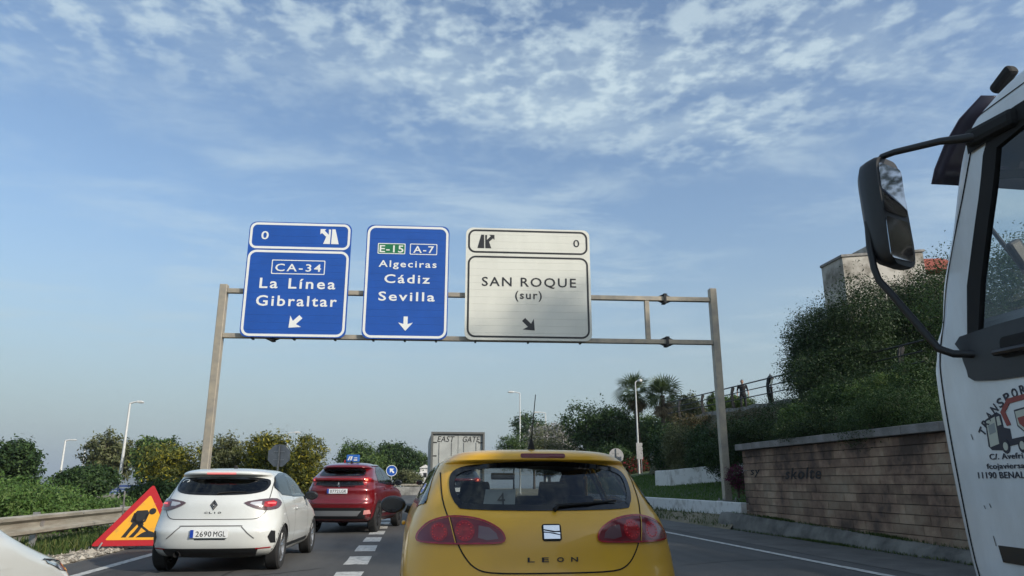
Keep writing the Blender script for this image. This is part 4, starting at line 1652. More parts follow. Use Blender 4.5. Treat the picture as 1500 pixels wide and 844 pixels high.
pz = h_at(15.8, 36.5) + .05
pp_ = (17.22, 36.5, 4.93, 6.66, 0.38)
person('person in black T-shirt and dark shorts standing behind the terrace railing', (pp_[0], 36.5, pz), R(-22), 1.72)

# house on the hill
M['render_old'] = mat('stained_render', (0.44, 0.42, 0.38), .95, col2=(0.17, 0.155, 0.13), vscale=.8, edges=(.36, .58), bump=.3, bscale=10)
M['roof_red'] = mat('roof_red', (.30, .065, .035), .85, var=.3, vscale=3)
hs = thing('hill_house', 'stained pale house rising above the clipped trees behind the truck mirror', 'house', (0, 0, 0))
ha, hb = (28.40, 42.0, 11.23, 15.56, 1.96), (33.52, 44.0, 11.81, 17.91, 1.80)
mb = MB()
x0, x1 = ha[0] - ha[4] + 1.0, ha[0] + ha[4] + 3.4
v_ = [(x0, 42, 6), (x1, 42.6, 6), (x1, 50, 6), (x0, 44.5, 6), (x0, 42, ha[3] - .1), (x1, 42.6, ha[3] + .75), (x1, 50, ha[3] + .75), (x0, 44.5, ha[3] - .1)]
mb.add(v_, [(0, 3, 2, 1), (4, 5, 6, 7), (0, 1, 5, 4), (1, 2, 6, 5), (2, 3, 7, 6), (3, 0, 4, 7)])
mb.build('wall', M['render_old'], hs, smooth=None)
mb = MB()
mb.add([(x0 - .1, 41.9, ha[3] - .1), (x1 + .1, 42.5, ha[3] + .75), (x1 + .1, 50, ha[3] + .75), (x0 - .1, 44.5, ha[3] - .1),
        (x0 - .1, 41.9, ha[3] + .06), (x1 + .1, 42.5, ha[3] + .91), (x1 + .1, 50, ha[3] + .91), (x0 - .1, 44.5, ha[3] + .06)],
       [(0, 3, 2, 1), (4, 5, 6, 7), (0, 1, 5, 4), (1, 2, 6, 5), (2, 3, 7, 6), (3, 0, 4, 7)])
mb.build('parapet', M['coping'], hs, smooth=None)
mb = MB()
mb.box((hb[0] + .2, 47, (6 + hb[3]) / 2), (hb[4] * 1.5, 4, hb[3] - 6))
mb.build('stair_tower', M['render_old'], hs, smooth=None)
mb = MB()
mb.add([(x1 - .6, 43.4, 15.2), (x1 + 4.5, 43.4, 15.6), (x1 + 4.5, 46.4, 17.2), (x1 - .6, 46.4, 16.9), (x1 - .6, 46.4, 15.0), (x1 + 4.5, 46.4, 15.2)], [(0, 1, 2, 3), (3, 2, 5, 4), (0, 3, 4), (1, 5, 2), (0, 4, 5, 1)])
mb.build('roof', M['roof_red'], hs, smooth=None)
mb = MB()
mb.box((x1 + 2, 45, 10.5), (4.6, 3.0, 9.0))
mb.build('wing', M['render_old'], hs, smooth=None)
fw = MB()
fw.box((x1 - 1.6, 42.45, 9.2), (.9, .08, 1.3))
fw.build('window', M['black_plastic'], hs, smooth=None)
M['paper_wood'] = mat('weathered_pickets', (.30, .26, .20), .9, var=.3)
# picket gate between the trees
fb = (24.11, 33.0, 6.54, 7.82, 1.08)
t = thing('picket_fence', 'pale picket fence glimpsed under the clipped trees', 'fence', (fb[0], 33, fb[2]))
n_p = 17
for i in range(n_p):
    mb = MB()
    mb.box((-fb[4] + 2 * fb[4] * i / (n_p - 1), 0, (fb[3] - fb[2]) / 2), (.055, .03, fb[3] - fb[2]))
    mb.build('picket', M['paper_wood'], t, smooth=None)
for z in (.2, .85):
    mb = MB()
    mb.box((0, .035, (fb[3] - fb[2]) * z), (2 * fb[4], .03, .06))
    mb.build('rail', M['paper_wood'], t, smooth=None)
mb = MB()
mb.box((0, .1, -.35), (2 * fb[4] + .4, .3, .66))
mb.build('plinth', M['white_wall'], t, smooth=None)
# far white house among the trees
wb = (1.03, 118.0, 0.64, 3.53, 1.59)
t = thing('far_house', 'tiny white house among the trees left of the container truck', 'house', (wb[0], 118, wb[2]))
for dx, w, h in ((-1.0, 2.6, 1.9), (1.0, 1.6, 2.7)):
    mb = MB()
    mb.box((dx, 0, h / 2 - .3), (w, 3, h + .6))
    mb.build('wall', M['white_wall'], t, smooth=None)
    mb = MB()
    mb.prism([(dx - w / 2 - .15, h), (dx + w / 2 + .15, h), (dx, h + .5)], -1.7, 1.7)
    mb.build('roof', M['roof_red'] if dx > 5 else M['white_wall'], t, smooth=None)
    mb = MB()
    mb.box((dx, -1.51, h * .6), (.5, .04, .7))
    mb.build('window', M['black_plastic'], t, smooth=None)

# ------------------------------------------------------------------ cars


def pchip(x, y, xq):
    x, y = np.asarray(x, float), np.asarray(y, float)
    h = np.diff(x)
    d = np.diff(y) / h
    m = np.zeros_like(y)
    m[1:-1] = np.where(d[:-1] * d[1:] > 0, 2 * d[:-1] * d[1:] / (d[:-1] + d[1:] + 1e-12), 0)
    m[0], m[-1] = d[0], d[-1]
    i = np.clip(np.searchsorted(x, xq) - 1, 0, len(h) - 1)
    t = (xq - x[i]) / h[i]
    return ((1 + 2 * t) * (1 - t) ** 2 * y[i] + t * (1 - t) ** 2 * h[i] * m[i] + t * t * (3 - 2 * t) * y[i + 1] + t * t * (t - 1) * h[i] * m[i + 1])


def arc_resample(x, y, n):
    s = np.concatenate([[0], np.cumsum(np.hypot(np.diff(x), np.diff(y)))])
    q = np.linspace(0, s[-1], n)
    return np.interp(q, s, x), np.interp(q, s, y)


class CarShell:
    """body surface stacked from plan outlines; rows = (z, rear y, front y, half width, rear curve, front curve, squareness)"""

    def __init__(self, rows, length, bulge=.05, flares=(), sub=5, nR=34, nS=60, nF=26, dents=None):
        rows = np.array(rows, float)
        k = np.arange(len(rows))
        q = np.linspace(0, len(rows) - 1, (len(rows) - 1) * sub + 1)
        T = [pchip(k, rows[:, c], q) for c in range(7)]
        half = nR + nS + nF - 2
        V = []
        for z, yr, yf, w, cr, cf, n in zip(*T):
            a = np.linspace(0, np.pi / 2, 240)
            # sample evenly enough near both ends of the superellipse
            u = np.linspace(0, 1, 240)
            xs = np.concatenate([u[:120] * .92 / u[119], np.sin(np.linspace(np.arcsin(.92), np.pi / 2, 120))])
            xs[-1] = 1
            ys = 1 - (1 - np.clip(xs, 0, 1) ** n) ** (1 / n)
            rx, ry = arc_resample(xs * w, yr + cr * ys, nR)
            fx, fy = arc_resample(xs * w, yf - cf * ys, nF)
            sy_ = np.linspace(yr + cr, yf - cf, nS)
            hx = np.concatenate([rx, np.full(nS - 2, w), fx[::-1]])
            hy = np.concatenate([ry, sy_[1:-1], fy[::-1]])
            yc = length * .48
            hx = hx * (1 - bulge * ((hy - yc) / (length / 2)) ** 2)
            for (ya, amp, wd) in flares:
                hx = hx + amp * np.exp(-((hy - ya) / wd) ** 2) * math.exp(-((z - .55) / .28) ** 2) * np.clip(hx / .6, 0, 1) ** 4
            if dents:
                hy = hy + dents(hx, hy, z)
            right = np.stack([hx, hy, np.full(half, z)], 1)
            left = right[-2:0:-1] * np.array([-1, 1, 1])
            V.append(np.concatenate([right, left]))
        self.V = np.concatenate(V)
        nr = 2 * half - 2
        F_ = []
        for j in range(len(V) - 1):
            for i in range(nr):
                i2 = (i + 1) % nr
                F_.append((j * nr + i, j * nr + i2, (j + 1) * nr + i2, (j + 1) * nr + i))
        F_.append(tuple(range(nr - 1, -1, -1)))
        F_.append(tuple((len(V) - 1) * nr + i for i in range(nr)))
        self.F = F_
        self.nr = nr
        self.bvh = BVHTree.FromPolygons([tuple(v) for v in self.V], F_)
        me = bpy.data.meshes.new('tmp')
        me.from_pydata(self.V.tolist(), [], F_)
        self.N = np.empty(len(self.V) * 3)
        me.vertices.foreach_get('normal', self.N)
        self.N = self.N.reshape(-1, 3)
        bpy.data.meshes.remove(me)

    def hit(self, a, b, view):
        """surface point and outward normal seen from 'rear' (x,z), 'front' (x,z), 'left'/'right' (y,z) or 'top' (x,y)"""
        o, d = {'rear': ((a, -3, b), (0, 1, 0)), 'front': ((a, 9, b), (0, -1, 0)), 'right': ((3, a, b), (-1, 0, 0)),
                'left': ((-3, a, b), (1, 0, 0)), 'top': ((a, b, 4), (0, 0, -1))}[view]
        p, nrm, idx, dist = self.bvh.ray_cast(Vector(o), Vector(d))
        if p is None:
            p, nrm, idx, dist = self.bvh.find_nearest(Vector(o) + Vector(d) * 3)
        # smooth normal from the face's corners
        f = self.F[idx]
        w = [1 / (1e-4 + (Vector(self.V[k]) - p).length) for k in f[:4]]
        nn = Vector((0, 0, 0))
        for wk__, k in zip(w, f[:4]):
            nn += Vector(self.N[k]) * wk__
        nn.normalize()
        if nn.dot(Vector(d)) > 0:
            nn = -nn
        return p, nn

    def patch(self, poly, view, off=.003, rings=5, t0=0.0, t1=1.0, dense=4):
        """sheet following the surface inside an outline (t0 > 0 leaves a hole: a frame)"""
        pts = []
        for i in range(len(poly)):
            a, b = poly[i], poly[(i + 1) % len(poly)]
            dense = max(1, math.ceil(math.dist(a, b) / .03))
            for k in range(dense):
                pts.append((a[0] + (b[0] - a[0]) * k / dense, a[1] + (b[1] - a[1]) * k / dense))
        cx = sum(p[0] for p in pts) / len(pts)
        cz = sum(p[1] for p in pts) / len(pts)
        mb = MB()
        n = len(pts)
        v, f = [], []
        ts = np.linspace(t0, t1, rings + 1)
        if t0 == 0:
            p, nn = self.hit(cx, cz, view)
            v.append(p + nn * off)
            ts = ts[1:]
        base = len(v)
        for t in ts:
            for a, b in pts:
                p, nn = self.hit(cx + (a - cx) * t, cz + (b - cz) * t, view)
                v.append(p + nn * off)
        for j in range(len(ts) - 1):
            for i in range(n):
                k = (i + 1) % n
                f.append((base + j * n + i, base + j * n + k, base + (j + 1) * n + k, base + (j + 1) * n + i))
        if t0 == 0:
            f += [(0, base + i, base + (i + 1) % n) for i in range(n)]
        mb.add(v, f)
        return mb

    def frame(self, poly, view, w, off=.004, dense=4):
        """band of constant width w inside an outline"""
        return self.band(poly + [poly[0]], view, w, off, dense, side=1, closed=True)

    def band(self, line, view, w, off=.003, dense=4, side=0, closed=False):
        """ribbon of width w along a line on the surface"""
        pts = []
        for a, b in zip(line[:-1], line[1:]):
            dense = max(1, math.ceil(math.dist(a, b) / .022))
            for k in range(dense):
                pts.append((a[0] + (b[0] - a[0]) * k / dense, a[1] + (b[1] - a[1]) * k / dense))
        if not closed:
            pts.append(line[-1])
        n = len(pts)
        v, f = [], []
        for i in range(n):
            if closed:
                p0, p1 = pts[i - 1], pts[(i + 1) % n]
            else:
                p0, p1 = pts[max(i - 1, 0)], pts[min(i + 1, n - 1)]
            dx, dz = p1[0] - p0[0], p1[1] - p0[1]
            l = math.hypot(dx, dz) + 1e-9
            nx, nz = -dz / l, dx / l
            x, z = pts[i]
            if side:
                q = ((x, z), (x + nx * w * side, z + nz * w * side))
            else:
                q = ((x - nx * w / 2, z - nz * w / 2), (x + nx * w / 2, z + nz * w / 2))
            for a, b in q:
                p, nn = self.hit(a, b, view)
                v.append(p + nn * off)
        for i in range(n if closed else n - 1):
            j = (i + 1) % n
            f.append((2 * i, 2 * i + 1, 2 * j + 1, 2 * j))
        mb = MB()
        mb.add(v, f)
        return mb

    def body(self, holes, arches, inner=0.0, zlo=None, margin=.017):
        """shell mesh without the faces that lie inside windows and wheel arches"""
        V = self.V - self.N * inner
        keep = []
        C = np.array([self.V[list(f[:4])].mean(0) for f in self.F])
        NN = np.array([self.N[list(f[:4])].mean(0) for f in self.F])
        drop = np.zeros(len(self.F), bool)
        for poly, view in holes:
            a, b = {'rear': (C[:, 0], C[:, 2]), 'front': (C[:, 0], C[:, 2]), 'left': (C[:, 1], C[:, 2]), 'right': (C[:, 1], C[:, 2])}[view]
            face = {'rear': NN[:, 1] < -.12, 'front': NN[:, 1] > .12, 'left': NN[:, 0] < -.3, 'right': NN[:, 0] > .3}[view]
            if view == 'rear':
                face &= C[:, 1] < 1.6
            if view == 'front':
                face &= C[:, 1] > 1.2
            drop |= face & inside(inset(poly, margin), a, b)
        for ya, za, r_ in arches:
            drop |= (np.hypot(C[:, 1] - ya, C[:, 2] - za) < r_) & (np.abs(C[:, 0]) > .45)
        if zlo is not None:
            drop |= C[:, 2] < zlo
        fs = [f for f, d in zip(self.F, drop) if not d]
        me = bpy.data.meshes.new('body')
        me.from_pydata(V.tolist(), [], fs)
        bm = bmesh.new()
        bm.from_mesh(me)
        bmesh.ops.delete(bm, geom=[v for v in bm.verts if not v.link_faces], context='VERTS')
        bm.to_mesh(me)
        bm.free()
        me.polygons.foreach_set('use_smooth', [True] * len(me.polygons))
        me.set_sharp_from_angle(angle=R(38))
        return me


def inset(poly, d):
    """outline pulled in by d (out if negative), whichever way it runs"""
    n = len(poly)
    ar = sum(poly[i][0] * poly[(i + 1) % n][1] - poly[(i + 1) % n][0] * poly[i][1] for i in range(n))
    sg = 1 if ar > 0 else -1
    out = []
    for i in range(n):
        p0, p1, p2 = (np.array(poly[(i + k) % n]) for k in (-1, 0, 1))
        e1, e2 = p1 - p0, p2 - p1
        n1 = np.array([-e1[1], e1[0]]) / (np.linalg.norm(e1) + 1e-9)
        n2 = np.array([-e2[1], e2[0]]) / (np.linalg.norm(e2) + 1e-9)
        m_ = n1 + n2
        m_ = m_ / (np.linalg.norm(m_) + 1e-9)
        k_ = min(1.6, 1 / max(.3, float(m_ @ n1)))
        out.append(tuple(p1 + m_ * sg * d * k_))
    return out


def inside(poly, a, b):
    r_ = np.zeros(len(a), bool)
    n = len(poly)
    for i in range(n):
        x0, y0 = poly[i]
        x1, y1 = poly[(i + 1) % n]
        c = ((y0 > b) != (y1 > b)) & (a < (x1 - x0) * (b - y0) / (y1 - y0 + 1e-12) + x0)
        r_ ^= c
    return r_


def mirror(poly):
    return [(-a, b) for a, b in reversed(poly)]


def spline(pts, k=4, closed=True):
    """rounded outline through points (Catmull-Rom)"""
    out = []
    n = len(pts)
    rngi = range(n if closed else n - 1)
    for i in rngi:
        g = (lambda j: pts[j % n]) if closed else (lambda j: pts[max(0, min(n - 1, j))])
        p0, p1, p2, p3 = (np.array(g(i + d)) for d in (-1, 0, 1, 2))
        for s in range(k):
            t = s / k
            out.append(tuple(.5 * ((2 * p1) + (-p0 + p2) * t + (2 * p0 - 5 * p1 + 4 * p2 - p3) * t * t + (-p0 + 3 * p1 - 3 * p2 + p3) * t ** 3)))
    if not closed:
        out.append(tuple(pts[-1]))
    return out


def paint(name, col, dust=None, rough=.32, metal=0.0, dust_amt=.25, coat=.9):
    m = mat(name, col, rough, metal, coat=coat, col2=dust, vscale=2.2, edges=(.62, .98)) if dust else mat(name, col, rough, metal, coat=coat)
    return m


M['glass_rear'] = glass_mat('tinted_glass', (.50, .53, .53), 1.0)
M['glass_dark'] = glass_mat('privacy_glass', (.05, .055, .06), 1.0)
M['glass_clear'] = glass_mat('clear_glass', (.86, .89, .88), 1.0)
M['frit'] = mat('glass_frit', (.007, .007, .008), .12, spec=.5)
M['seat'] = mat('seat_fabric', (.055, .055, .06), .95, var=.3, vscale=25)
M['liner'] = mat('cabin_lining', (.10, .10, .10), .95, var=.15)
M['shut'] = mat('panel_gap', (.006, .006, .006), .9)
M['lamp_red'] = mat('tail_lens_red', (.42, .010, .016), .15, coat=.4, col2=(.24, .006, .010), vscale=30)
M['lamp_dark'] = mat('tail_lens_smoked', (.16, .014, .020), .15, coat=.35)
M['lamp_bright'] = mat('tail_reflector', (.85, .06, .06), .2, coat=.3)
M['lamp_clear'] = mat('lamp_clear', (.55, .55, .56), .1, .3, coat=1.0)
M['chrome'] = mat('chrome', (.72, .73, .74), .12, 1.0)
M['silver'] = mat('silver_paint', (.42, .43, .44), .35, .7)
M['plate_white'] = mat('plate_white', (.78, .79, .78), .4)
M['plate_blue'] = mat('plate_blue', (.01, .05, .35), .4)
M['mirror_glass'] = mat('mirror_glass', (.75, .78, .8), .03, 1.0)
M['mirror_dim'] = mat('car_mirror_glass', (.20, .21, .22), .05, 1.0)
M['rim'] = mat('alloy_rim', (.34, .345, .35), .32, .8)
M['rim_dark'] = mat('dark_alloy', (.05, .05, .052), .35, .6)
M['paper'] = mat('paper', (.80, .82, .78), .8)


def wheel(parent, x, y, r, w, rim_m, spokes=5, side=1):
    t = bpy.data.objects.new('wheel', None)
    COL.objects.link(t)
    t.parent = parent
    t.location = (x, y, r)
    s = side
    mb = MB()
    h = w / 2
    mb.lathe([(r * .64, -h * .8 * s), (r * .72, -h * .98 * s), (r * .93, -h * .95 * s), (r, -h * .7 * s), (r * .998, 0), (r, h * .7 * s), (r * .93, h * .95 * s), (r * .72, h * .98 * s), (r * .64, h * .8 * s)], 36, (0, 0, 0), 'x')
    for k in (-.35, 0, .35):
        mb.lathe([(r * 1.001, k * h - .006), (r * 1.004, k * h), (r * 1.001, k * h + .006)], 36, (0, 0, 0), 'x')
    mb.build('tyre', M['rubber'], t)
    mb = MB()
    mb.lathe([(r * .655, h * .86 * s), (r * .62, h * .80 * s), (r * .58, h * .3 * s), (r * .57, -h * .7 * s)], 32, (0, 0, 0), 'x')
    mb.lathe([(0, h * .62 * s), (r * .13, h * .62 * s), (r * .15, h * .45 * s)], 16, (0, 0, 0), 'x')
    for k in range(spokes):
        for d in (-.11, .11):
            a = 2 * math.pi * k / spokes + .3
            a0, a1 = a + d * .4, a + d * 1.5
            p0 = (h * .52 * s, r * .10 * math.cos(a0), r * .10 * math.sin(a0))
            p1 = (h * .66 * s, r * .60 * math.cos(a1), r * .60 * math.sin(a1))
            mb.tube([p0, p1], [r * .055, r * .045], 6)
    mb.build('rim', rim_m, t)
    mb = MB()
    mb.lathe([(0, -h * .1 * s), (r * .56, -h * .1 * s), (r * .57, -h * .4 * s)], 24, (0, 0, 0), 'x')
    mb.build('brake_disc', M['steel_dark'], t)
    return t


def plate(parent, cx, y, z, text, tilt=0.0, w=.52):
    mb = MB()
    mb.prism(rrect(-w / 2, -.055, w / 2, .055, .01, 2), -.004, .004)
    p = mb.build('number_plate', M['plate_white'], parent, smooth=None, loc=(cx, y, z), rot=(tilt, 0, 0))
    mb = MB()
    mb.box((-w / 2 + .026, -.0055, 0), (.046, .003, .106))
    mb.build('plate_band', M['plate_blue'], p, smooth=None)
    if not text:
        return p
    for wd, cx_, ww_ in zip(text.split(), (-.072, .146), (.215, .165)):
        me = text_mesh(wd, ww_, .074, .003, .0, 1.05)
        me.materials.append(M['print_black'])
        link_mesh('plate_lettering', me, None, p, (cx_, -.006, 0))
    return p


def seat(parent, x, y, rz=0, name='seat'):
    mb = MB()
    mb.box((x, y + .12, .42), (.50, .52, .16))
    mb.box((x, y - .16, .74), (.50, .14, .62), Matrix.Rotation(R(14), 3, 'X'), (.82, 1))
    o = mb.build(name, M['seat'], parent, smooth=None, bevel=.05, bseg=3)
    mb = MB()
    mb.box((x, y - .27, 1.16), (.26, .10, .17), Matrix.Rotation(R(10), 3, 'X'), (.86, 1))
    for s in (-.06, .06):
        mb.box((x + s, y - .25, 1.06), (.014, .014, .12))
    mb.build('headrest', M['seat'], o, smooth=None, bevel=.03, bseg=3)
    return o


def cabin(parent, yfront, yrear, w, dash_y):
    """seats, bench, dashboard and wheel seen through the glass"""
    for s in (-1, 1):
        seat(parent, s * w * .52, yfront)
    mb = MB()
    mb.box((0, yrear + .25, .44), (w * 1.75, .55, .18))
    mb.box((0, yrear - .02, .76), (w * 1.75, .14, .60), Matrix.Rotation(R(18), 3, 'X'))
    o = mb.build('rear_bench', M['seat'], parent, smooth=None, bevel=.05, bseg=3)
    for s in (-.56, 0, .56):
        mb = MB()
        mb.box((s * w, yrear - .13, 1.09), (.22, .09, .13))
        mb.build('headrest', M['seat'], o, smooth=None, bevel=.03, bseg=3)
    mb = MB()
    mb.box((0, dash_y, .80), (w * 1.8, .45, .30))
    mb.build('dashboard', M['black_plastic'], parent, smooth=None, bevel=.06, bseg=3)
    mb = MB()
    c = [(-w * .52 + .18 * math.cos(a), dash_y - .34 - .05 * math.sin(a), .98 + .17 * math.sin(a)) for a in np.linspace(0, 2 * math.pi, 25)[:-1]]
    mb.tube(c, .016, 6, closed=True)
    mb.tube([(-w * .52 - .17, dash_y - .34, .98), (-w * .52 + .17, dash_y - .34, .98)], .014, 6)
    mb.build('steering_wheel', M['black_plastic'], parent)
    mb = MB()
    mb.box((0, dash_y - .28, 1.30), (.22, .03, .06))
    mb.build('rear_view_mirror', M['black_plastic'], parent, smooth=None, bevel=.01)
    # parcel shelf
    mb = MB()
    mb.box((0, yrear - .22, .965), (w * 1.55, .36, .03))
    mb.build('parcel_shelf', M['seat'], parent, smooth=None, bevel=.01)


def door_mirror(parent, x, y, z, side, m):
    mb = MB()
    mb.ball((0, 0, 0), (.112, .075, .074), 16, 10)
    mb.tube([(-.11 * side, .02, -.03), (-.20 * side, .05, -.07)], [.035, .03], 8)
    mb.v = [(a, min(b, 9) if b > -.045 else -.045, c) for a, b, c in mb.v]
    o = mb.build('door_mirror', m, parent, loc=(x, y, z), rot=(0, 0, R(8 * side)))
    g = MB()
    g.prism([(.092 * math.cos(a), .058 * math.sin(a)) for a in np.linspace(0, 2 * math.pi, 21)[:-1]], -.049, -.046)
    g.build('mirror_glass', M['mirror_dim'], o, smooth=None, rot=(R(6), 0, 0))
    return o


def arch(shell, parent, ya, za, r_, m, lip=.035, view=('left', 'right')):
    pts = [(ya + r_ * math.cos(a), za + r_ * math.sin(a)) for a in np.linspace(R(-28), R(208), 33)]
    for vw in view:
        line = [p for p in pts if p[1] > .2]
        shell.band(line, vw, lip, .005, 1).build('wheel_arch', m, parent)
        s = 1 if vw == 'right' else -1
        mb = MB()
        v, f = [], []
        for a, b in line:
            p, nn = shell.hit(ya + (a - ya) * .985, za + (b - za) * .985, vw)
            v += [(p.x, p.y, p.z), (s * .42, p.y, p.z)]
        f = [(2 * k, 2 * k + 1, 2 * k + 3, 2 * k + 2) for k in range(len(line) - 1)]
        mb.add(v, f)
        mb.build('wheel_well', M['matt_black'], parent)


def finish(shell, parent, body_m, holes, arches, name='body', margin=.017):
    me = shell.body(holes, arches, margin=margin)
    me.materials.append(body_m)
    b = link_mesh(name, me, None, parent)
    mi = shell.body(holes, [], .028, .60, margin)
    mi.materials.append(M['liner'])
    link_mesh('cabin_lining', mi, None, parent)
    return b


def window(shell, parent, poly, view, glass, name, fr=.035, off=.003, lip=.008):
    big = poly
    g = shell.patch(big, view, off, 6, dense=2).build(name, glass, parent)
    shell.frame(big, view, max(fr, .034), off + .0015, 2).build('window_trim', M['frit'], g)
    return g

# --- yellow hatchback straight ahead -----------------------------------------------------------
LEON_ROWS = [
    # z,   yr,   yf,   w,   cr,  cf,  n
    (.20, .30, 4.10, .74, .45, .5, 3.0),
    (.24, .16, 4.22, .80, .45, .6, 3.0),
    (.36, .04, 4.30, .85, .48, .7, 2.9),
    (.52, .00, 4.31, .880, .50, .8, 2.8),
    (.66, .015, 4.24, .886, .52, .8, 2.7),
    (.78, .04, 4.06, .884, .54, .9, 2.6),
    (.88, .05, 3.60, .874, .56, .7, 2.5),
    (.95, .065, 3.25, .860, .56, .6, 2.45),
    (1.02, .10, 3.05, .838, .55, .55, 2.4),
    (1.07, .145, 2.95, .812, .53, .5, 2.35),
    (1.12, .19, 2.84, .785, .50, .5, 2.35),
    (1.20, .265, 2.66, .742, .46, .48, 2.35),
    (1.28, .335, 2.46, .700, .43, .46, 2.35),
    (1.335, .385, 2.30, .668, .41, .45, 2.35),
    (1.36, .395, 2.22, .650, .40, .45, 2.4),
    (1.375, .36, 2.16, .636, .42, .45, 2.5),
    (1.39, .335, 2.10, .618, .44, .46, 2.5),
    (1.41, .335, 2.02, .590, .46, .48, 2.5),
    (1.435, .37, 1.92, .545, .46, .50, 2.5),
    (1.453, .48, 1.82, .46, .42, .5, 2.5),
    (1.465, .70, 1.66, .33, .34, .40, 2.4),
    (1.471, .98, 1.45, .16, .16, .2, 2.3),
    (1.472, 1.18, 1.24, .03, .02, .02, 2.2)]
leon = thing('yellow_hatchback', 'yellow hatchback seen from behind, directly ahead in the middle lane', 'car', (.83, 4.36, 0), R(.0))
sh_ = CarShell(LEON_ROWS, 4.31, .045, [(.86, .012, .42)])
YEL = mat('yellow_paint', (.88, .47, .012), .36, coat=.6, spec=.35, col2=(.74, .39, .03), vscale=1.6, edges=(.4, .75))
rear_win = [(0, 1.381), (.28, 1.372), (.473, 1.352), (.553, 1.322), (.582, 1.285), (.590, 1.23), (.580, 1.165), (.545, 1.108), (.475, 1.086), (0, 1.079)]
win_r = spline(rear_win + mirror(rear_win)[1:-1], 3)[::-1]
ws = spline([(-.62, 1.03), (-.30, 1.0), (.30, 1.0), (.62, 1.03), (.56, 1.22), (.50, 1.37), (.2, 1.405), (-.2, 1.405), (-.50, 1.37), (-.56, 1.22)], 3)
q1 = spline([(.62, 1.08), (.70, 1.20), (.86, 1.335), (.98, 1.345), (.98, 1.08)], 3)
q1 = [(.50, 1.12), (.62, 1.22), (.80, 1.325), (.94, 1.355), (.96, 1.10), (.72, 1.085)]
d1 = [(1.0, 1.10), (.985, 1.36), (1.40, 1.39), (1.72, 1.39), (1.74, 1.09)]
d2 = [(1.80, 1.09), (1.79, 1.38), (2.02, 1.33), (2.45, 1.13), (2.50, 1.08)]
holes = [(win_r, 'rear'), (ws, 'front')] + [(p, v) for p in (q1, d1, d2) for v in ('left', 'right')]
finish(sh_, leon, YEL, holes, [(.86, .31, .36), (3.43, .31, .36)])
rw = window(sh_, leon, win_r, 'rear', M['glass_rear'], 'rear_window', .03)
window(sh_, leon, ws, 'front', M['glass_clear'], 'windscreen', .03)
for v in ('left', 'right'):
    for p in (q1, d1, d2):
        pp = p if v == 'right' else p[::-1]
        window(sh_, leon, pp, v, M['glass_rear'], 'side_window', .022)
for ya in (.86, 3.43):
    arch(sh_, leon, ya, .31, .355, YEL)
    for s in (-1, 1):
        wheel(leon, s * .775, ya, .315, .205, M['rim'], 5, s)

M['lens_grey'] = mat('smoked_clear_lens', (.14, .075, .08), .12, coat=.8)
GAP = .008
tail_half = [(.285, .940), (.315, .977), (.39, 1.014), (.49, 1.034), (.60, 1.034), (.70, 1.006), (.755, .96), (.775, .925), (.755, .905), (.60, .902), (.44, .905), (.30, .912)]
gate = [(.642, 1.31), (.634, 1.15), (.597, 1.025), (.556, .915), (.51, .831), (.453, .772), (.365, .745), (.15, .740)]
gl = spline(gate, 3, False)
gate_line = gl + [(-a, b) for a, b in reversed(gl)]
sh_.band(gate_line, 'rear', GAP, .0025, 1).build('tailgate_gap', M['shut'], leon)
for s in (-1, 1):
    fl = (lambda q: q) if s == 1 else mirror
    tl = sh_.patch(fl(spline(tail_half, 3)), 'rear', .012, 6, dense=1)
    tl = tl.build('tail_light', M['lamp_dark'], leon)
    rim_ = sh_.frame(fl(spline(tail_half, 3)), 'rear', .010, .0135, 1)
    rim_.build('lens_rim', M['lamp_red'], tl)
    for cx, cz, r_, mm in ((.505, .966, .056, M['lamp_red']), (.652, .957, .050, M['lamp_red'])):
        c = [(s * cx + r_ * math.cos(a), cz + r_ * 1.0 * math.sin(a)) for a in np.linspace(0, 2 * math.pi, 25)[:-1]]
        sh_.patch(c, 'rear', .0135, 3, dense=1).build('lamp_unit', mm, tl)
        for k in range(14):
            a = 2 * math.pi * k / 14
            p, nn = sh_.hit(s * cx + r_ * .72 * math.cos(a), cz + r_ * .72 * math.sin(a), 'rear')
            d_ = MB()
            d_.ball(tuple(p + nn * .0145), .0042, 6, 4)
            d_.build('led', M['lamp_bright'], tl)
    sh_.patch(fl([(.315, .925), (.325, .955), (.365, .985), (.425, .995), (.43, .93), (.38, .918)]), 'rear', .0132, 3, dense=1).build('reversing_lens', M['lens_grey'], tl)
    # red wedge between the two units and the split of the lens at the tailgate edge
    w_ = [(.42, .925), (.44, 1.0), (.475, 1.018), (.46, .97), (.475, .925)]
    sh_.band([(s * .592, 1.036), (s * .556, .902)], 'rear', .007, .0145, 6).build('lens_split', YEL, tl)
    sh_.band([(s * .588, 1.037), (s * .552, .901)], 'rear', .004, .0155, 6).build('lens_split', M['shut'], tl)
# emblem
mb = MB()
bp, bn = sh_.hit(0, .962, 'rear')
tilt_b = math.atan2(bn.z, -bn.y)
mb.prism(rrect(-.058, -.050, .058, .050, .016), -.004, .006)
em = mb.build('emblem', M['matt_black'], leon, smooth=None, loc=tuple(bp), rot=(-tilt_b, 0, 0), bevel=.003)
mb = MB()
mb.prism([(-.049, .041), (.049, .041), (.049, .006), (.020, .004), (-.049, .016)], -.008, -.0045)
mb.build('emblem_plate', M['chrome'], em, smooth=None, bevel=.002)
mb = MB()
mb.prism([(-.049, .010), (.010, -.002), (.049, -.001), (.049, -.014), (.012, -.004), (-.049, .004)], -.008, -.0045)
mb.build('emblem_plate', M['chrome'], em, smooth=None)
mb = MB()
mb.prism([(-.049, -.003), (-.020, -.004), (.049, -.018), (.049, -.041), (-.049, -.041)], -.008, -.0045)
mb.build('emblem_plate', M['chrome'], em, smooth=None, bevel=.002)
lp, ln = sh_.hit(0, .814, 'rear')
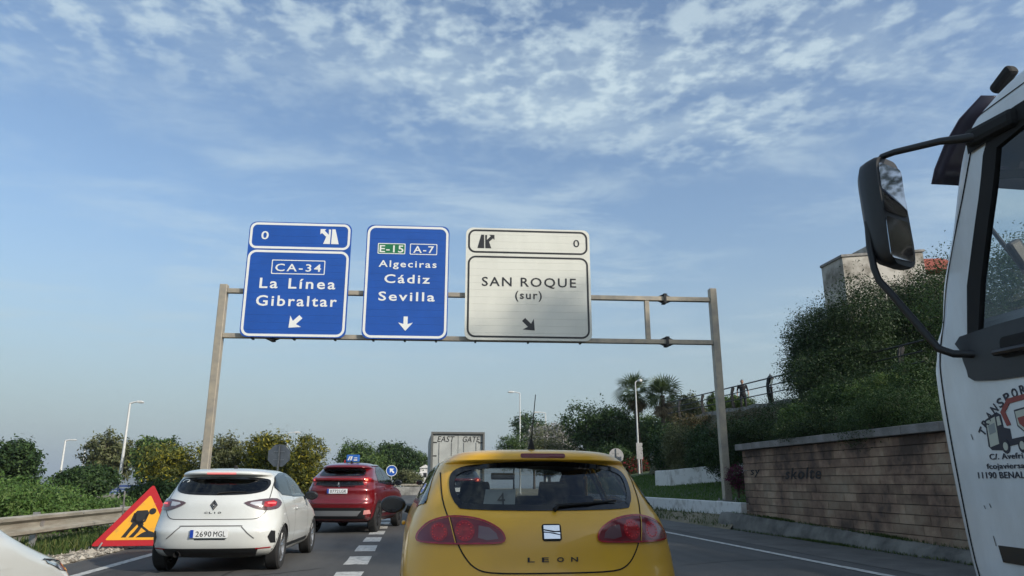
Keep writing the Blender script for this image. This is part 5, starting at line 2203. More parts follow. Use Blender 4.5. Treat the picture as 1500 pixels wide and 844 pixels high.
for ch, xx in zip('LEON', (-.128, -.045, .045, .128)):
    me = text_mesh(ch, .040, .026, .006, .010)
    me.materials.append(M['steel_dark'])
    p, nn = sh_.hit(xx, .814, 'rear')
    link_mesh('lettering', me, None, leon, tuple(p + nn * .003))
bl = rrect(-.145, 1.398, .145, 1.424, .012)
sh_.patch(bl, 'rear', .004, 3, dense=1).build('brake_light', mat('brake_lens', (.13, .008, .010), .2, coat=.2), leon)
mb = MB()
ap, an = sh_.hit(-.03, .62, 'top')
mb.lathe([(.026, -.01), (.022, .02), (.012, .05), (.006, .07)], 12, tuple(ap))
mb.tube([(ap.x, ap.y, ap.z + .06), (ap.x + .012, ap.y - .12, ap.z + .36)], [.0042, .003], 6)
mb.build('aerial', M['matt_black'], leon)
# rear wiper
mb = MB()
wp = [sh_.hit(a, b, 'rear') for a, b in ((.03, 1.075), (.06, 1.10), (.25, 1.112), (.44, 1.125))]
mb.tube([p + nn * .016 for p, nn in wp], [.014, .012, .009, .006], 6)
mb.build('rear_wiper', M['matt_black'], leon)
# side seams, handles, mirrors
for v, s in (('left', -1), ('right', 1)):
    for line in ([(.99, 1.08), (.985, .75), (1.12, .52), (1.2, .30)], [(1.77, 1.08), (1.78, .6), (1.80, .28)], [(2.52, 1.06), (2.66, .8), (2.68, .3)]):
        sh_.band(spline(line, 4, False), v, GAP, .0015, 1).build('door_gap', M['shut'], leon)
    sh_.band([(.85, .93), (1.6, .90), (2.6, .86)], v, .008, .001, 6).build('waist_crease', YEL, leon)
    p, nn = sh_.hit(1.95, .93, v)
    mb = MB()
    mb.box((p.x + s * .02, p.y, p.z), (.03, .19, .03))
    mb.build('door_handle', YEL, leon, smooth=None, bevel=.012)
    door_mirror(leon, s * .985, 2.34, 1.06, s, M['black_plastic'])
sh_.band([(-.80, .60), (-.4, .585), (.4, .585), (.80, .60)], 'rear', GAP, .0015, 6).build('bumper_gap', M['shut'], leon)
# sheet of paper left on the parcel shelf
mb = MB()
mb.add([(-.115, 0, -.075), (.095, 0, -.075), (.115, .012, .085), (-.085, .012, .085)], [(0, 1, 2, 3)])
pp = mb.build('paper_sheet', M['paper'], leon, smooth=None, loc=(-.26, .52, 1.13), rot=(R(-24), 0, 0))
me = text_mesh('4', .05, .085, .002, .0)
me.materials.append(M['print_black'])
link_mesh('print', me, None, pp, (.012, -.006, .015))

cabin(leon, 1.95, 1.02, .62, 2.75)

# --- white hatchback on the left ---------------------------------------------------------------
CLIO_ROWS = [
    (.19, .40, 3.85, .72, .40, .5, 3.0),
    (.23, .18, 3.98, .80, .42, .6, 3.0),
    (.32, .06, 4.04, .86, .44, .7, 3.0),
    (.42, .02, 4.05, .885, .46, .75, 2.9),
    (.56, .00, 4.04, .896, .48, .8, 2.8),
    (.64, .03, 4.0, .898, .50, .8, 2.7),
    (.74, .075, 3.9, .895, .52, .9, 2.6),
    (.84, .085, 3.55, .885, .54, .8, 2.5),
    (.92, .095, 3.25, .87, .54, .65, 2.45),
    (.985, .12, 3.05, .848, .53, .55, 2.4),
    (1.03, .16, 2.95, .82, .50, .5, 2.4),
    (1.10, .225, 2.80, .790, .48, .5, 2.4),
    (1.18, .295, 2.62, .758, .45, .48, 2.4),
    (1.26, .365, 2.42, .722, .42, .46, 2.4),
    (1.31, .40, 2.28, .696, .40, .45, 2.4),
    (1.335, .37, 2.20, .68, .42, .45, 2.5),
    (1.355, .315, 2.14, .665, .44, .46, 2.6),
    (1.38, .30, 2.06, .645, .46, .48, 2.6),
    (1.405, .33, 1.98, .60, .46, .50, 2.6),
    (1.43, .44, 1.86, .51, .44, .50, 2.5),
    (1.448, .68, 1.68, .34, .34, .42, 2.4),
    (1.456, .98, 1.45, .17, .16, .2, 2.3),
    (1.458, 1.18, 1.24, .03, .02, .02, 2.2)]
# --- red crossover ------------------------------------------------------------------------------
SUV_ROWS = [
    (.24, .45, 4.15, .74, .40, .5, 3.0),
    (.30, .20, 4.30, .82, .42, .6, 3.0),
    (.40, .09, 4.38, .875, .44, .7, 3.0),
    (.52, .05, 4.40, .895, .46, .75, 3.0),
    (.62, .03, 4.40, .902, .46, .8, 2.9),
    (.70, .02, 4.38, .902, .48, .8, 2.9),
    (.80, .06, 4.33, .900, .50, .8, 2.8),
    (.92, .07, 4.2, .895, .50, .8, 2.7),
    (1.00, .06, 3.9, .888, .50, .8, 2.7),
    (1.06, .075, 3.5, .876, .50, .7, 2.6),
    (1.10, .13, 3.25, .862, .48, .6, 2.6),
    (1.20, .17, 3.05, .838, .48, .55, 2.5),
    (1.235, .15, 2.98, .828, .46, .52, 2.5),
    (1.26, .12, 2.93, .818, .46, .5, 2.5),
    (1.29, .13, 2.88, .805, .46, .5, 2.5),
    (1.32, .20, 2.80, .788, .46, .5, 2.5),
    (1.40, .36, 2.62, .748, .46, .48, 2.5),
    (1.48, .52, 2.44, .708, .44, .46, 2.5),
    (1.525, .58, 2.34, .684, .44, .46, 2.5),
    (1.54, .50, 2.30, .672, .46, .46, 2.6),
    (1.56, .46, 2.24, .655, .48, .48, 2.6),
    (1.60, .50, 2.12, .61, .48, .50, 2.6),
    (1.64, .66, 1.98, .53, .46, .50, 2.5),
    (1.67, .88, 1.82, .40, .38, .42, 2.4),
    (1.682, 1.15, 1.62, .20, .2, .2, 2.3),
    (1.685, 1.36, 1.42, .03, .02, .02, 2.2)]


def white_hatch(name, label, loc, rz, body_m, plate_text, front=False):
    c = thing(name, label, 'car', loc, rz)
    S = CarShell(CLIO_ROWS, 4.05, .045, [(.68, .014, .42), (3.26, .012, .42)], sub=4)
    win = [(0, 1.325), (.40, 1.318), (.615, 1.292), (.662, 1.24), (.662, 1.18), (.62, 1.12), (.50, 1.085), (.33, 1.068), (0, 1.06)]
    win = spline(win + mirror(win)[1:-1], 3)[::-1]
    ws = spline([(-.62, 1.02), (-.30, .99), (.30, .99), (.62, 1.02), (.60, 1.20), (.54, 1.34), (.2, 1.385), (-.2, 1.385), (-.54, 1.34), (-.60, 1.20)], 3)
    q = [(.60, 1.17), (.74, 1.295), (1.08, 1.345), (1.42, 1.36), (1.43, 1.06), (.80, 1.09)]
    d = [(1.48, 1.05), (1.47, 1.36), (1.76, 1.345), (2.36, 1.09), (2.42, 1.04)]
    holes = [(win, 'rear'), (ws, 'front')] + [(p, v) for p in (q, d) for v in ('left', 'right')]
    finish(S, c, body_m, holes, [(.68, .31, .355), (3.26, .31, .355)])
    window(S, c, win, 'rear', M['glass_dark'], 'rear_window', .025)
    window(S, c, ws, 'front', M['glass_clear'], 'windscreen', .03)
    for v in ('left', 'right'):
        for p in (q, d):
            window(S, c, p if v == 'right' else p[::-1], v, M['glass_dark'] if p is q else M['glass_rear'], 'side_window', .022)
        for line in ([(.62, 1.12), (.78, .78), (1.02, .58), (1.08, .34)], [(1.455, 1.05), (1.46, .6), (1.47, .30)], [(2.46, 1.02), (2.55, .8), (2.58, .30)]):
            S.band(spline(line, 4, False), v, .007, .0015, 1).build('door_gap', M['shut'], c)
        S.band([(1.05, .315), (2.75, .315)], v, .055, .006, 10).build('sill_trim', M['black_plastic'], c)
        S.band([(.9, .80), (1.7, .83), (2.7, .80)], v, .010, .0015, 6).build('waist_crease', body_m, c)
        sg = 1 if v == 'right' else -1
        p, nn = S.hit(2.26 if v == 'right' else 2.26, .84, v)
        mb = MB()
        mb.box((p.x + sg * .018, p.y - .70, p.z), (.03, .18, .028))
        mb.build('door_handle', body_m, c, smooth=None, bevel=.011)
        mb = MB()
        mb.box((p.x + sg * .018, p.y + .02, p.z), (.03, .18, .028))
        door_mirror(c, sg * (.90 if front else .97), 2.06 if front else 2.36, 1.02, sg, M['black_plastic'])
    for ya in (.68, 3.26):
        arch(S, c, ya, .31, .35, M['matt_black'] if front else body_m, .02)
        for s in (-1, 1):
            wheel(c, s * .785, ya, .318, .205, M['rim'], 5, s)
    tail = [(.40, .955), (.52, .988), (.67, 1.008), (.79, 1.008), (.842, .95), (.838, .89), (.80, .862), (.68, .852), (.54, .888)]
    gate = spline([(.695, 1.25), (.708, 1.05), (.705, .89), (.68, .81), (.60, .742), (.45, .733)], 3, False)
    S.band(gate + [(-a, b) for a, b in reversed(gate)], 'rear', .009, .003, 1).build('tailgate_gap', M['shut'], c)
    for s in (-1, 1):
        fl = (lambda w: w) if s == 1 else mirror
        t_ = S.patch(fl(spline(tail, 2)), 'rear', .010, 5, dense=1).build('tail_light', M['lamp_smoke'], c)
        S.patch(fl([(.66, .905), (.66, .965), (.76, .985), (.80, .96), (.80, .91), (.74, .89)]), 'rear', .012, 3, dense=2).build('lamp_unit', M['lamp_red'], t_)
        S.patch(fl([(.70, .935), (.70, .958), (.79, .958), (.79, .935)]), 'rear', .0135, 2, dense=2).build('led_bar', M['lamp_lit'], t_)
        S.patch(fl([(.48, .945), (.50, .963), (.63, .975), (.63, .915), (.56, .915)]), 'rear', .012, 2, dense=2).build('reversing_lens', M['lamp_clear'], t_)
        S.patch(fl([(.765, .49), (.80, .575), (.845, .565), (.85, .40), (.80, .405)]), 'rear', .005, 3, dense=2).build('corner_vent', M['black_plastic'], c)
        S.band([(s * .62, .338), (s * .80, .345)], 'rear', .016, .006, 4).build('reflector', M['lamp_red'], c)
    S.patch([(-.66, .345), (-.60, .225), (.60, .225), (.66, .345)], 'rear', .006, 5, dense=6).build('bumper_valance', M['black_plastic'], c)
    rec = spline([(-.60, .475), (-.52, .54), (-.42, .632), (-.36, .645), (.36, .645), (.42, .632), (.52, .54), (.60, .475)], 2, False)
    S.band(rec, 'rear', .014, .004, 1).build('recess_shade_band', M['plate_shadow'], c)  # dark band on the flush bumper, painted as shade of the plate recess
    yy = S.hit(0, .54, 'rear')[0].y
    plate(c, 0, yy - .008, .545, plate_text, 0)
    S.band([(-.20, .468), (.22, .468)], 'rear', .012, .004, 5).build('recess_handle', M['black_plastic'], c)
    p, nn = S.hit(0, .93, 'rear')
    mb = MB()
    o_ = [(0, .072), (.052, 0), (0, -.072), (-.052, 0)]
    k_ = [(0, .052), (.037, 0), (0, -.052), (-.037, 0)]
    ring_prism(mb, o_, k_, -.008, .006)
    k2 = [(0, .040), (.028, 0), (0, -.040), (-.028, 0)]
    k3 = [(0, .018), (.012, 0), (0, -.018), (-.012, 0)]
    ring_prism(mb, k2, k3, -.008, .006)
    mb.build('emblem', M['steel_dark'], c, smooth=None, loc=tuple(p), rot=(R(-9), 0, 0))
    for ch, xx in zip('CLIO', (-.095, -.032, .025, .09)):
        if ch == 'I':
            me = text_mesh(ch, .010, .026, .005, .01)
        else:
            me = text_mesh(ch, .045, .026, .005, .01)
        me.materials.append(M['steel_dark'])
        p, nn = S.hit(xx, .825, 'rear')
        link_mesh('lettering', me, None, c, tuple(p + nn * .003))
    S.band([(-.21, 1.372), (.21, 1.372)], 'rear', .022, .003, 6).build('brake_light', M['lamp_lit'], c)
    # sticker in the rear window
    mb = S.band(spline([(-.60, 1.245), (-.57, 1.275), (-.50, 1.28), (-.49, 1.26), (-.52, 1.245)], 3, False), 'rear', .012, .006, 1)
    if not front:
        mb.build('window_sticker', M['paper'], c)
    mb = MB()
    ap, an = S.hit(.05, .9, 'top')
    mb.prism([(ap.y - .09, ap.z - .01), (ap.y + .09, ap.z - .01), (ap.y - .04, ap.z + .045), (ap.y - .08, ap.z + .045)], ap.x - .02, ap.x + .02, 'x')
    mb.build('aerial_fin', M['matt_black'], c, smooth=None, bevel=.008)
    mb = MB()
    mb.lathe([(.042, 0), (.042, .14), (.034, .14), (.034, .02)], 14, (-.44, .07, .265), 'y')
    mb.build('exhaust_pipe', M['steel_dark'], c)
    mb = MB()
    wp = [S.hit(a, b, 'rear') for a, b in ((0, 1.07), (.02, 1.085), (.22, 1.10), (.40, 1.095))]
    mb.tube([p + nn * .014 for p, nn in wp], [.012, .012, .008, .005], 6)
    mb.build('rear_wiper', M['matt_black'], c)
    if front:
        for s in (-1, 1):
            fl = (lambda w: w) if s == 1 else mirror
            hl = S.patch(fl(spline([(.40, .665), (.60, .70), (.78, .745), (.865, .80), (.872, .74), (.84, .69), (.66, .65)], 2)), 'front', .006, 4, dense=1).build('headlight', M['headlamp'], c)
            S.band(fl(spline([(.40, .67), (.60, .705), (.80, .755), (.868, .805)], 3, False)), 'front', .008, .007, 1).build('lens_rim', M['matt_black'], hl)
            S.band(spline([(s * .45, 3.93), (s * .66, 3.62), (s * .72, 3.2), (s * .70, 3.0)], 4, False), 'top', .009, .002, 1).build('bonnet_gap', M['shut'], c)
            S.band(spline([(s * .30, 3.55), (s * .36, 3.2), (s * .42, 2.98)], 4, False), 'top', .02, .003, 1).build('bonnet_crease', body_m, c)
    cabin(c, 1.85, .95, .62, 2.7)
    return c


M['lamp_smoke'] = mat('smoked_lens', (.085, .045, .05), .12, coat=1.0)
M['lamp_lit'] = mat('lit_red_lamp', (.9, .10, .10), .3, emit=.45)
M['plate_shadow'] = mat('recess_shade', (.10, .10, .10), .6)  # grey for the painted shade around the number plate
M['headlamp'] = mat('headlamp_glass', (.30, .36, .44), .08, .2, coat=1.0, col2=(.10, .12, .16), vscale=9)
WHITE = mat('white_paint', (.64, .66, .64), .3, coat=.9, col2=(.60, .61, .58), vscale=2)
white_hatch('white_hatchback', 'white hatchback with black rear window, plate 2690 MGL, in the left lane', (-2.80, 11.2, 0), R(-2.5), WHITE, '2690 MGL')
wc = white_hatch('white_car', 'white car bonnet and headlight poking in at the lower left edge', (-3.12, 2.0, 0), 0, WHITE, '', True)
wc.scale = (1.02, 1, .98)


def crossover(name, label, loc, rz, body_m, plate_text, board):
    c = thing(name, label, 'car', loc, rz)
    c.scale = (1, 1, 1.04)
    S = CarShell(SUV_ROWS, 4.40, .045, [(.84, .02, .45), (3.51, .02, .45)], sub=4)
    w1 = spline([(-.56, 1.345), (-.30, 1.335), (.30, 1.335), (.56, 1.345), (.585, 1.40), (.565, 1.47), (.52, 1.505), (.2, 1.515), (-.2, 1.515), (-.52, 1.505), (-.565, 1.47), (-.585, 1.40)], 2)
    w2 = spline([(-.58, 1.12), (0, 1.10), (.58, 1.12), (.62, 1.16), (.60, 1.215), (0, 1.222), (-.60, 1.215), (-.62, 1.16)], 2)
    ws = spline([(-.64, 1.13), (0, 1.09), (.64, 1.13), (.62, 1.3), (.56, 1.48), (.2, 1.55), (-.2, 1.55), (-.56, 1.48), (-.62, 1.3)], 2)
    q = [(.92, 1.22), (1.0, 1.42), (1.25, 1.53), (1.60, 1.56), (1.62, 1.18)]
    d = [(1.68, 1.17), (1.66, 1.56), (1.95, 1.55), (2.55, 1.28), (2.66, 1.15)]
    holes = [(w1, 'rear'), (w2, 'rear'), (ws, 'front')] + [(p, v) for p in (q, d) for v in ('left', 'right')]
    finish(S, c, body_m, holes, [(.84, .345, .40), (3.51, .345, .40)])
    window(S, c, w1, 'rear', M['glass_dark'], 'rear_window', .03)
    window(S, c, w2, 'rear', M['glass_dark'], 'rear_window', .02)
    window(S, c, ws, 'front', M['glass_clear'], 'windscreen', .03)
    for v in ('left', 'right'):
        for p in (q, d):
            window(S, c, p if v == 'right' else p[::-1], v, M['glass_rear'], 'side_window', .02)
        for line in ([(1.0, 1.2), (1.0, .95), (1.2, .75), (1.28, .45)], [(1.65, 1.17), (1.65, .42)], [(2.68, 1.12), (2.78, .8), (2.78, .42)]):
            S.band(spline(line, 4, False), v, .008, .0015, 1).build('door_gap', M['shut'], c)
        S.band([(1.1, .40), (3.1, .40)], v, .16, .008, 10).build('sill_cladding', M['black_plastic'], c)
        S.band([(1.2, .47), (3.0, .47)], v, .03, .012, 8).build('sill_trim', M['silver'], c)
        S.band([(1.0, 1.0), (1.8, 1.03), (2.8, 1.06)], v, .012, .002, 6).build('waist_crease', body_m, c)
        sg = 1 if v == 'right' else -1
        for yy in (1.48, 2.28):
            p, nn = S.hit(yy, 1.03, v)
            mb = MB()
            mb.box((p.x + sg * .018, p.y, p.z), (.03, .19, .03))
            mb.build('door_handle', body_m, c, smooth=None, bevel=.011)
        door_mirror(c, sg * 1.0, 2.62, 1.18, sg, M['black_plastic'])
        S.band([(1.0, 1.60), (2.0, 1.61)], v, .03, .02, 6).build('roof_rail', M['silver'], c)
    for ya in (.84, 3.51):
        arch(S, c, ya, .345, .40, M['black_plastic'], .06)
        for s in (-1, 1):
            wheel(c, s * .79, ya, .352, .225, M['rim_dark'] if board else M['rim'], 5, s)
    gate = spline([(.70, 1.22), (.71, 1.0), (.70, .80), (.62, .70), (.4, .69)], 3, False)
    S.band(gate + [(-a, b) for a, b in reversed(gate)], 'rear', .009, .003, 1).build('tailgate_gap', M['shut'], c)
    lb = S.band([(-.60, 1.268), (.60, 1.268)], 'rear', .035, .006, 12).build('light_bar', M['lamp_red'], c)
    for s in (-1, 1):
        fl = (lambda w: w) if s == 1 else mirror
        t_ = S.patch(fl([(.59, 1.20), (.60, 1.30), (.70, 1.315), (.775, 1.27), (.74, 1.20), (.66, 1.12), (.63, 1.12)]), 'rear', .010, 4, dense=3).build('tail_light', M['lamp_red'], c)
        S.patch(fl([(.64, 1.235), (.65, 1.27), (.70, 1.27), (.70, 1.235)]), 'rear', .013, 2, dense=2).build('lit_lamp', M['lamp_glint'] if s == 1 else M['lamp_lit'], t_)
        S.patch(fl([(.66, .44), (.68, .54), (.80, .55), (.82, .46)]), 'rear', .010, 3, dense=3).build('fog_lamp', M['lamp_pink'], c)
    S.patch([(-.86, .60), (-.80, .34), (.80, .34), (.86, .60)], 'rear', .006, 6, dense=8).build('bumper_cladding', M['black_plastic'], c)
    S.patch([(-.62, .53), (-.52, .41), (.52, .41), (.62, .53)], 'rear', .012, 4, dense=6).build('skid_plate', M['silver'], c)
    S.band([(-.42, 1.085), (.42, 1.085)], 'rear', .018, .006, 8).build('chrome_strip', M['chrome'], c)
    p, nn = S.hit(0, 1.16, 'rear')
    mb = MB()
    for a in (90, 210, 330):
        u = (math.cos(R(a)), math.sin(R(a)))
        n_ = (-u[1], u[0])
        mb.prism([(0, 0), (u[0] * .035 + n_[0] * .02, u[1] * .035 + n_[1] * .02), (u[0] * .07, u[1] * .07), (u[0] * .035 - n_[0] * .02, u[1] * .035 - n_[1] * .02)], -.012, 0)
    mb.build('emblem', M['chrome'], c, smooth=None, loc=(0, p.y - .01, 1.03 + .10))
    yy = S.hit(0, .98, 'rear')[0].y
    plate(c, .0, yy - .012, .985, plate_text, 0)
    mb = MB()
    ap, an = S.hit(.1, .92, 'top')
    mb.prism([(ap.y - .09, ap.z - .01), (ap.y + .09, ap.z - .01), (ap.y - .05, ap.z + .05), (ap.y - .08, ap.z + .05)], ap.x - .02, ap.x + .02, 'x')
    mb.build('aerial_fin', M['matt_black'], c, smooth=None, bevel=.008)
    cabin(c, 2.0, 1.15, .64, 2.95)
    if board:
        ap, an = S.hit(.0, 1.35, 'top')
        mb = MB()
        mb.prism(rrect(-.17, .02, .17, .20, .02, 3), -.05, .05)
        b_ = mb.build('roof_board', M['board_blue'], c, smooth=None, loc=(.03, 1.25, ap.z), bevel=.01)
        for pts in ([(-.14, .06), (-.10, .06), (-.05, .16), (-.09, .16)], [(-.07, .06), (-.03, .06), (.0, .16), (-.04, .16)], [(.03, .05), (.13, .05), (.13, .08), (.03, .08)], [(.04, .11), (.13, .11), (.13, .13), (.04, .13)]):
            q_ = MB()
            q_.prism(pts, -.054, -.0505)
            q_.build('board_print', M['sign_white'], b_, smooth=None)
        q_ = MB()
        q_.lathe([(.03, 0), (.028, .06), (.0, .08)], 12, (-.22, 0, .0))
        q_.build('roof_beacon', M['lamp_red'], b_)
    return c


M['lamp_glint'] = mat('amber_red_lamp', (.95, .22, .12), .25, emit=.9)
M['lamp_pink'] = mat('fog_lens', (.70, .30, .28), .15, coat=1.0)
M['board_blue'] = mat('board_blue', (.03, .14, .48), .35)
RED = mat('red_paint', (.165, .004, .008), .28, .25, coat=1.0)
crossover('red_crossover', 'red crossover with blue roof board ahead of the white hatchback', (-1.86, 19.3, 0), R(-11), RED, '0772 LGR', True)
DARK = mat('dark_paint', (.018, .02, .028), .25, .3, coat=1.0)
crossover('dark_crossover', 'dark crossover mostly hidden in front of the yellow hatchback', (1.30, 22.2, 0), R(1), DARK, '', False)

# ------------------------------------------------------------------ white truck on the right
TR_X = 4.235
TRUCK_ROWS = [
    (0.55, 1.75, 3.74, 1.14, 0.1, 0.2, 3.2),
    (0.6, 1.72, 3.84, 1.2, 0.1, 0.2, 3.2),
    (0.72, 1.7, 3.9, 1.228, 0.1, 0.2, 3.2),
    (1, 1.7, 3.935, 1.235, 0.1, 0.2, 3.2),
    (1.4, 1.7, 3.965, 1.236, 0.1, 0.2, 3.2),
    (1.72, 1.7, 3.98, 1.236, 0.1, 0.2, 3.2),
    (1.86, 1.7, 3.975, 1.236, 0.1, 0.2, 3.2),
    (1.95, 1.7, 3.95, 1.234, 0.1, 0.2, 3.2),
    (2.02, 1.7, 3.94, 1.23, 0.1, 0.2, 3.2),
    (2.12, 1.7, 3.88, 1.226, 0.1, 0.2, 3.2),
    (2.35, 1.7, 3.825, 1.216, 0.1, 0.2, 3.2),
    (2.6, 1.7, 3.72, 1.204, 0.1, 0.2, 3.2),
    (2.85, 1.7, 3.64, 1.19, 0.1, 0.2, 3.2),
    (3.05, 1.7, 3.55, 1.19, 0.1, 0.2, 3.2),
    (3.18, 1.71, 3.46, 1.185, 0.12, 0.2, 3.2),
    (3.28, 1.75, 3.35, 1.165, 0.16, 0.3, 3.1),
    (3.36, 1.82, 3.08, 1.12, 0.2, 0.3, 3),
    (3.42, 1.95, 2.9, 1.02, 0.2, 0.28, 2.8),
    (3.455, 2.12, 2.7, 0.7, 0.2, 0.2, 2.6),
    (3.465, 2.32, 2.5, 0.3, 0.08, 0.08, 2.4),
    (3.467, 2.4, 2.42, 0.05, 0.01, 0.01, 2.2)]
truck = thing('white_truck', 'white truck cab with black mirror and red crane logo at the right edge', 'truck', (TR_X, 0, 0))
TS = CarShell(TRUCK_ROWS, 4.0, 0.0, [], sub=4, nR=30, nS=60, nF=40)
TW = mat('truck_white', (.73, .77, .79), .32, coat=.6, col2=(.58, .60, .60), vscale=3.5, edges=(.30, .62), stretch=(1, 1, .35))
sw = [(3.465, 2.03), (3.40, 2.30), (3.17, 2.98), (2.95, 3.02), (2.15, 3.02), (2.12, 2.05)]
tws = spline([(-1.02, 2.10), (0, 2.04), (1.02, 2.10), (1.00, 2.6), (.96, 2.98), (.5, 3.06), (-.5, 3.06), (-.96, 2.98), (-1.00, 2.6)], 3)
holes = [(sw, 'left'), (sw, 'right'), (tws, 'front')]
finish(TS, truck, TW, holes, [], margin=-.025)
for v, s in (('left', -1), ('right', 1)):
    pp = sw if v == 'right' else sw[::-1]
    g = TS.patch(pp, v, -.012, 5, dense=3).build('side_window', M['glass_clear'], truck)
    out = [(3.545, 2.02), (3.50, 2.30), (3.265, 2.98), (3.20, 3.08), (2.05, 3.08), (2.05, 2.02)]
    n_ = len(out)
    # wide black surround of the door glass
    mb = MB()
    vv, ff = [], []
    for k in range(n_):
        for q in (out[k], sw[k]):
            for nx in ((out[k], sw[k]),):
                pass
    dense = 6
    ring = []
    for k in range(n_):
        for d in range(dense):
            t_ = d / dense
            a = tuple(out[k][i] + (out[(k + 1) % n_][i] - out[k][i]) * t_ for i in (0, 1))
            b = tuple(sw[k][i] + (sw[(k + 1) % n_][i] - sw[k][i]) * t_ for i in (0, 1))
            ring.append((a, b))
    for a, b in ring:
        p, nn = TS.hit(a[0], a[1], v)
        q, qn = TS.hit(b[0], b[1], v)
        vv += [p + nn * .006, q + qn * .004, q - qn * .03]
    m_ = len(ring)
    for k in range(m_):
        j = (k + 1) % m_
        ff += [(3 * k, 3 * k + 1, 3 * j + 1, 3 * j), (3 * k + 1, 3 * k + 2, 3 * j + 2, 3 * j + 1)]
    mb.add(vv, ff)
    mb.build('window_surround', M['matt_black'], g)
    # black grab panel under the window
    pan = spline([(3.595, 2.03), (3.60, 1.95), (3.575, 1.84), (3.53, 1.775), (3.2, 1.755), (2.8, 1.76), (2.5, 1.80), (2.46, 2.03), (3.0, 2.045)], 2)
    pn = TS.patch(pan if v == 'right' else pan[::-1], v, .012, 4, dense=1).build('grab_panel', M['black_plastic'], truck)
    rc = rrect(2.75, 1.86, 3.32, 1.97, .03)
    TS.patch(rc, v, .014, 2, dense=1).build('handle_recess', M['matt_black'], pn)
    p, nn = TS.hit(3.05, 1.885, v)
    mb = MB()
    mb.tube([(s * (abs(p.x) + .012), 3.36, 1.90), (s * (abs(p.x) + .05), 3.28, 1.89), (s * (abs(p.x) + .055), 3.05, 1.885), (s * (abs(p.x) + .05), 2.80, 1.88), (s * (abs(p.x) + .012), 2.74, 1.88)], .018, 8)
    mb.build('door_handle', M['black_plastic'], pn)
    gap = spline([(3.30, 3.13), (3.44, 2.85), (3.56, 2.59), (3.66, 2.35), (3.72, 2.14), (3.775, 1.95), (3.79, 1.8), (3.79, 1.56), (3.775, 1.22), (3.75, .84), (3.72, .70)], 3, False)
    TS.band(gap, v, .011, .002, 1).build('door_gap', M['shut'], truck)
    TS.band([(3.715, 2.14), (3.86, 2.16)], v, .008, .002, 4).build('corner_gap', M['shut'], truck)
    TS.band([(3.76, .70), (1.9, .70)], v, .010, .002, 10).build('sill_gap', M['shut'], truck)
    TS.band([(3.36, 3.07), (3.0, 3.09), (1.9, 3.09)], v, .09, .012, 8).build('drip_rail', M['matt_black'], truck)
    # upper roof seam
    TS.band([(3.28, 3.215), (2.9, 3.24), (1.95, 3.24)], v, .008, .002, 6).build('roof_gap', M['shut'], truck)
window(TS, truck, tws, 'front', M['glass_clear'], 'windscreen', .05)

# tinted sun visor across the top of the windscreen
M['visor'] = mat('smoked_visor', (.11, .095, .13), .25, coat=.5)
mb = MB()
v_, f_ = [], []
nx = 25
prof = [(3.30, 3.385), (3.50, 3.335), (3.66, 3.24), (3.78, 3.13), (3.83, 3.05)]
for i in range(nx):
    u = -1.13 + 2.26 * i / (nx - 1)
    sag = .07 * (abs(u) / 1.13) ** 3
    for (y, z) in prof:
        v_.append((u, y - sag * (.35 + .65 * (y - 3.3) / .5), z - .03 * (abs(u) / 1.13) ** 4))
for i in range(nx - 1):
    for j in range(len(prof) - 1):
        a = i * len(prof) + j
        f_.append((a, a + 1, a + 1 + len(prof), a + len(prof)))
mb.add(v_, f_)
vis = mb.build('sun_visor', M['visor'], truck, smooth=60)
so = vis.modifiers.new('thick', 'SOLIDIFY')
so.thickness = .008
for s in (-1, 1):
    mb = MB()
    mb.box((s * 1.04, 3.20, 3.415), (.07, .16, .06), Matrix.Rotation(R(-24), 3, 'X'))
    mb.build('visor_mount', M['matt_black'], truck, smooth=None, bevel=.02)

# mirrors: housing turned towards the driver, held by two arms
M['mirror_truck'] = mat('truck_mirror_glass', (.40, .42, .44), .04, 1.0)
M['arm_black'] = mat('arm_black', (.012, .012, .013), .45, var=.2)


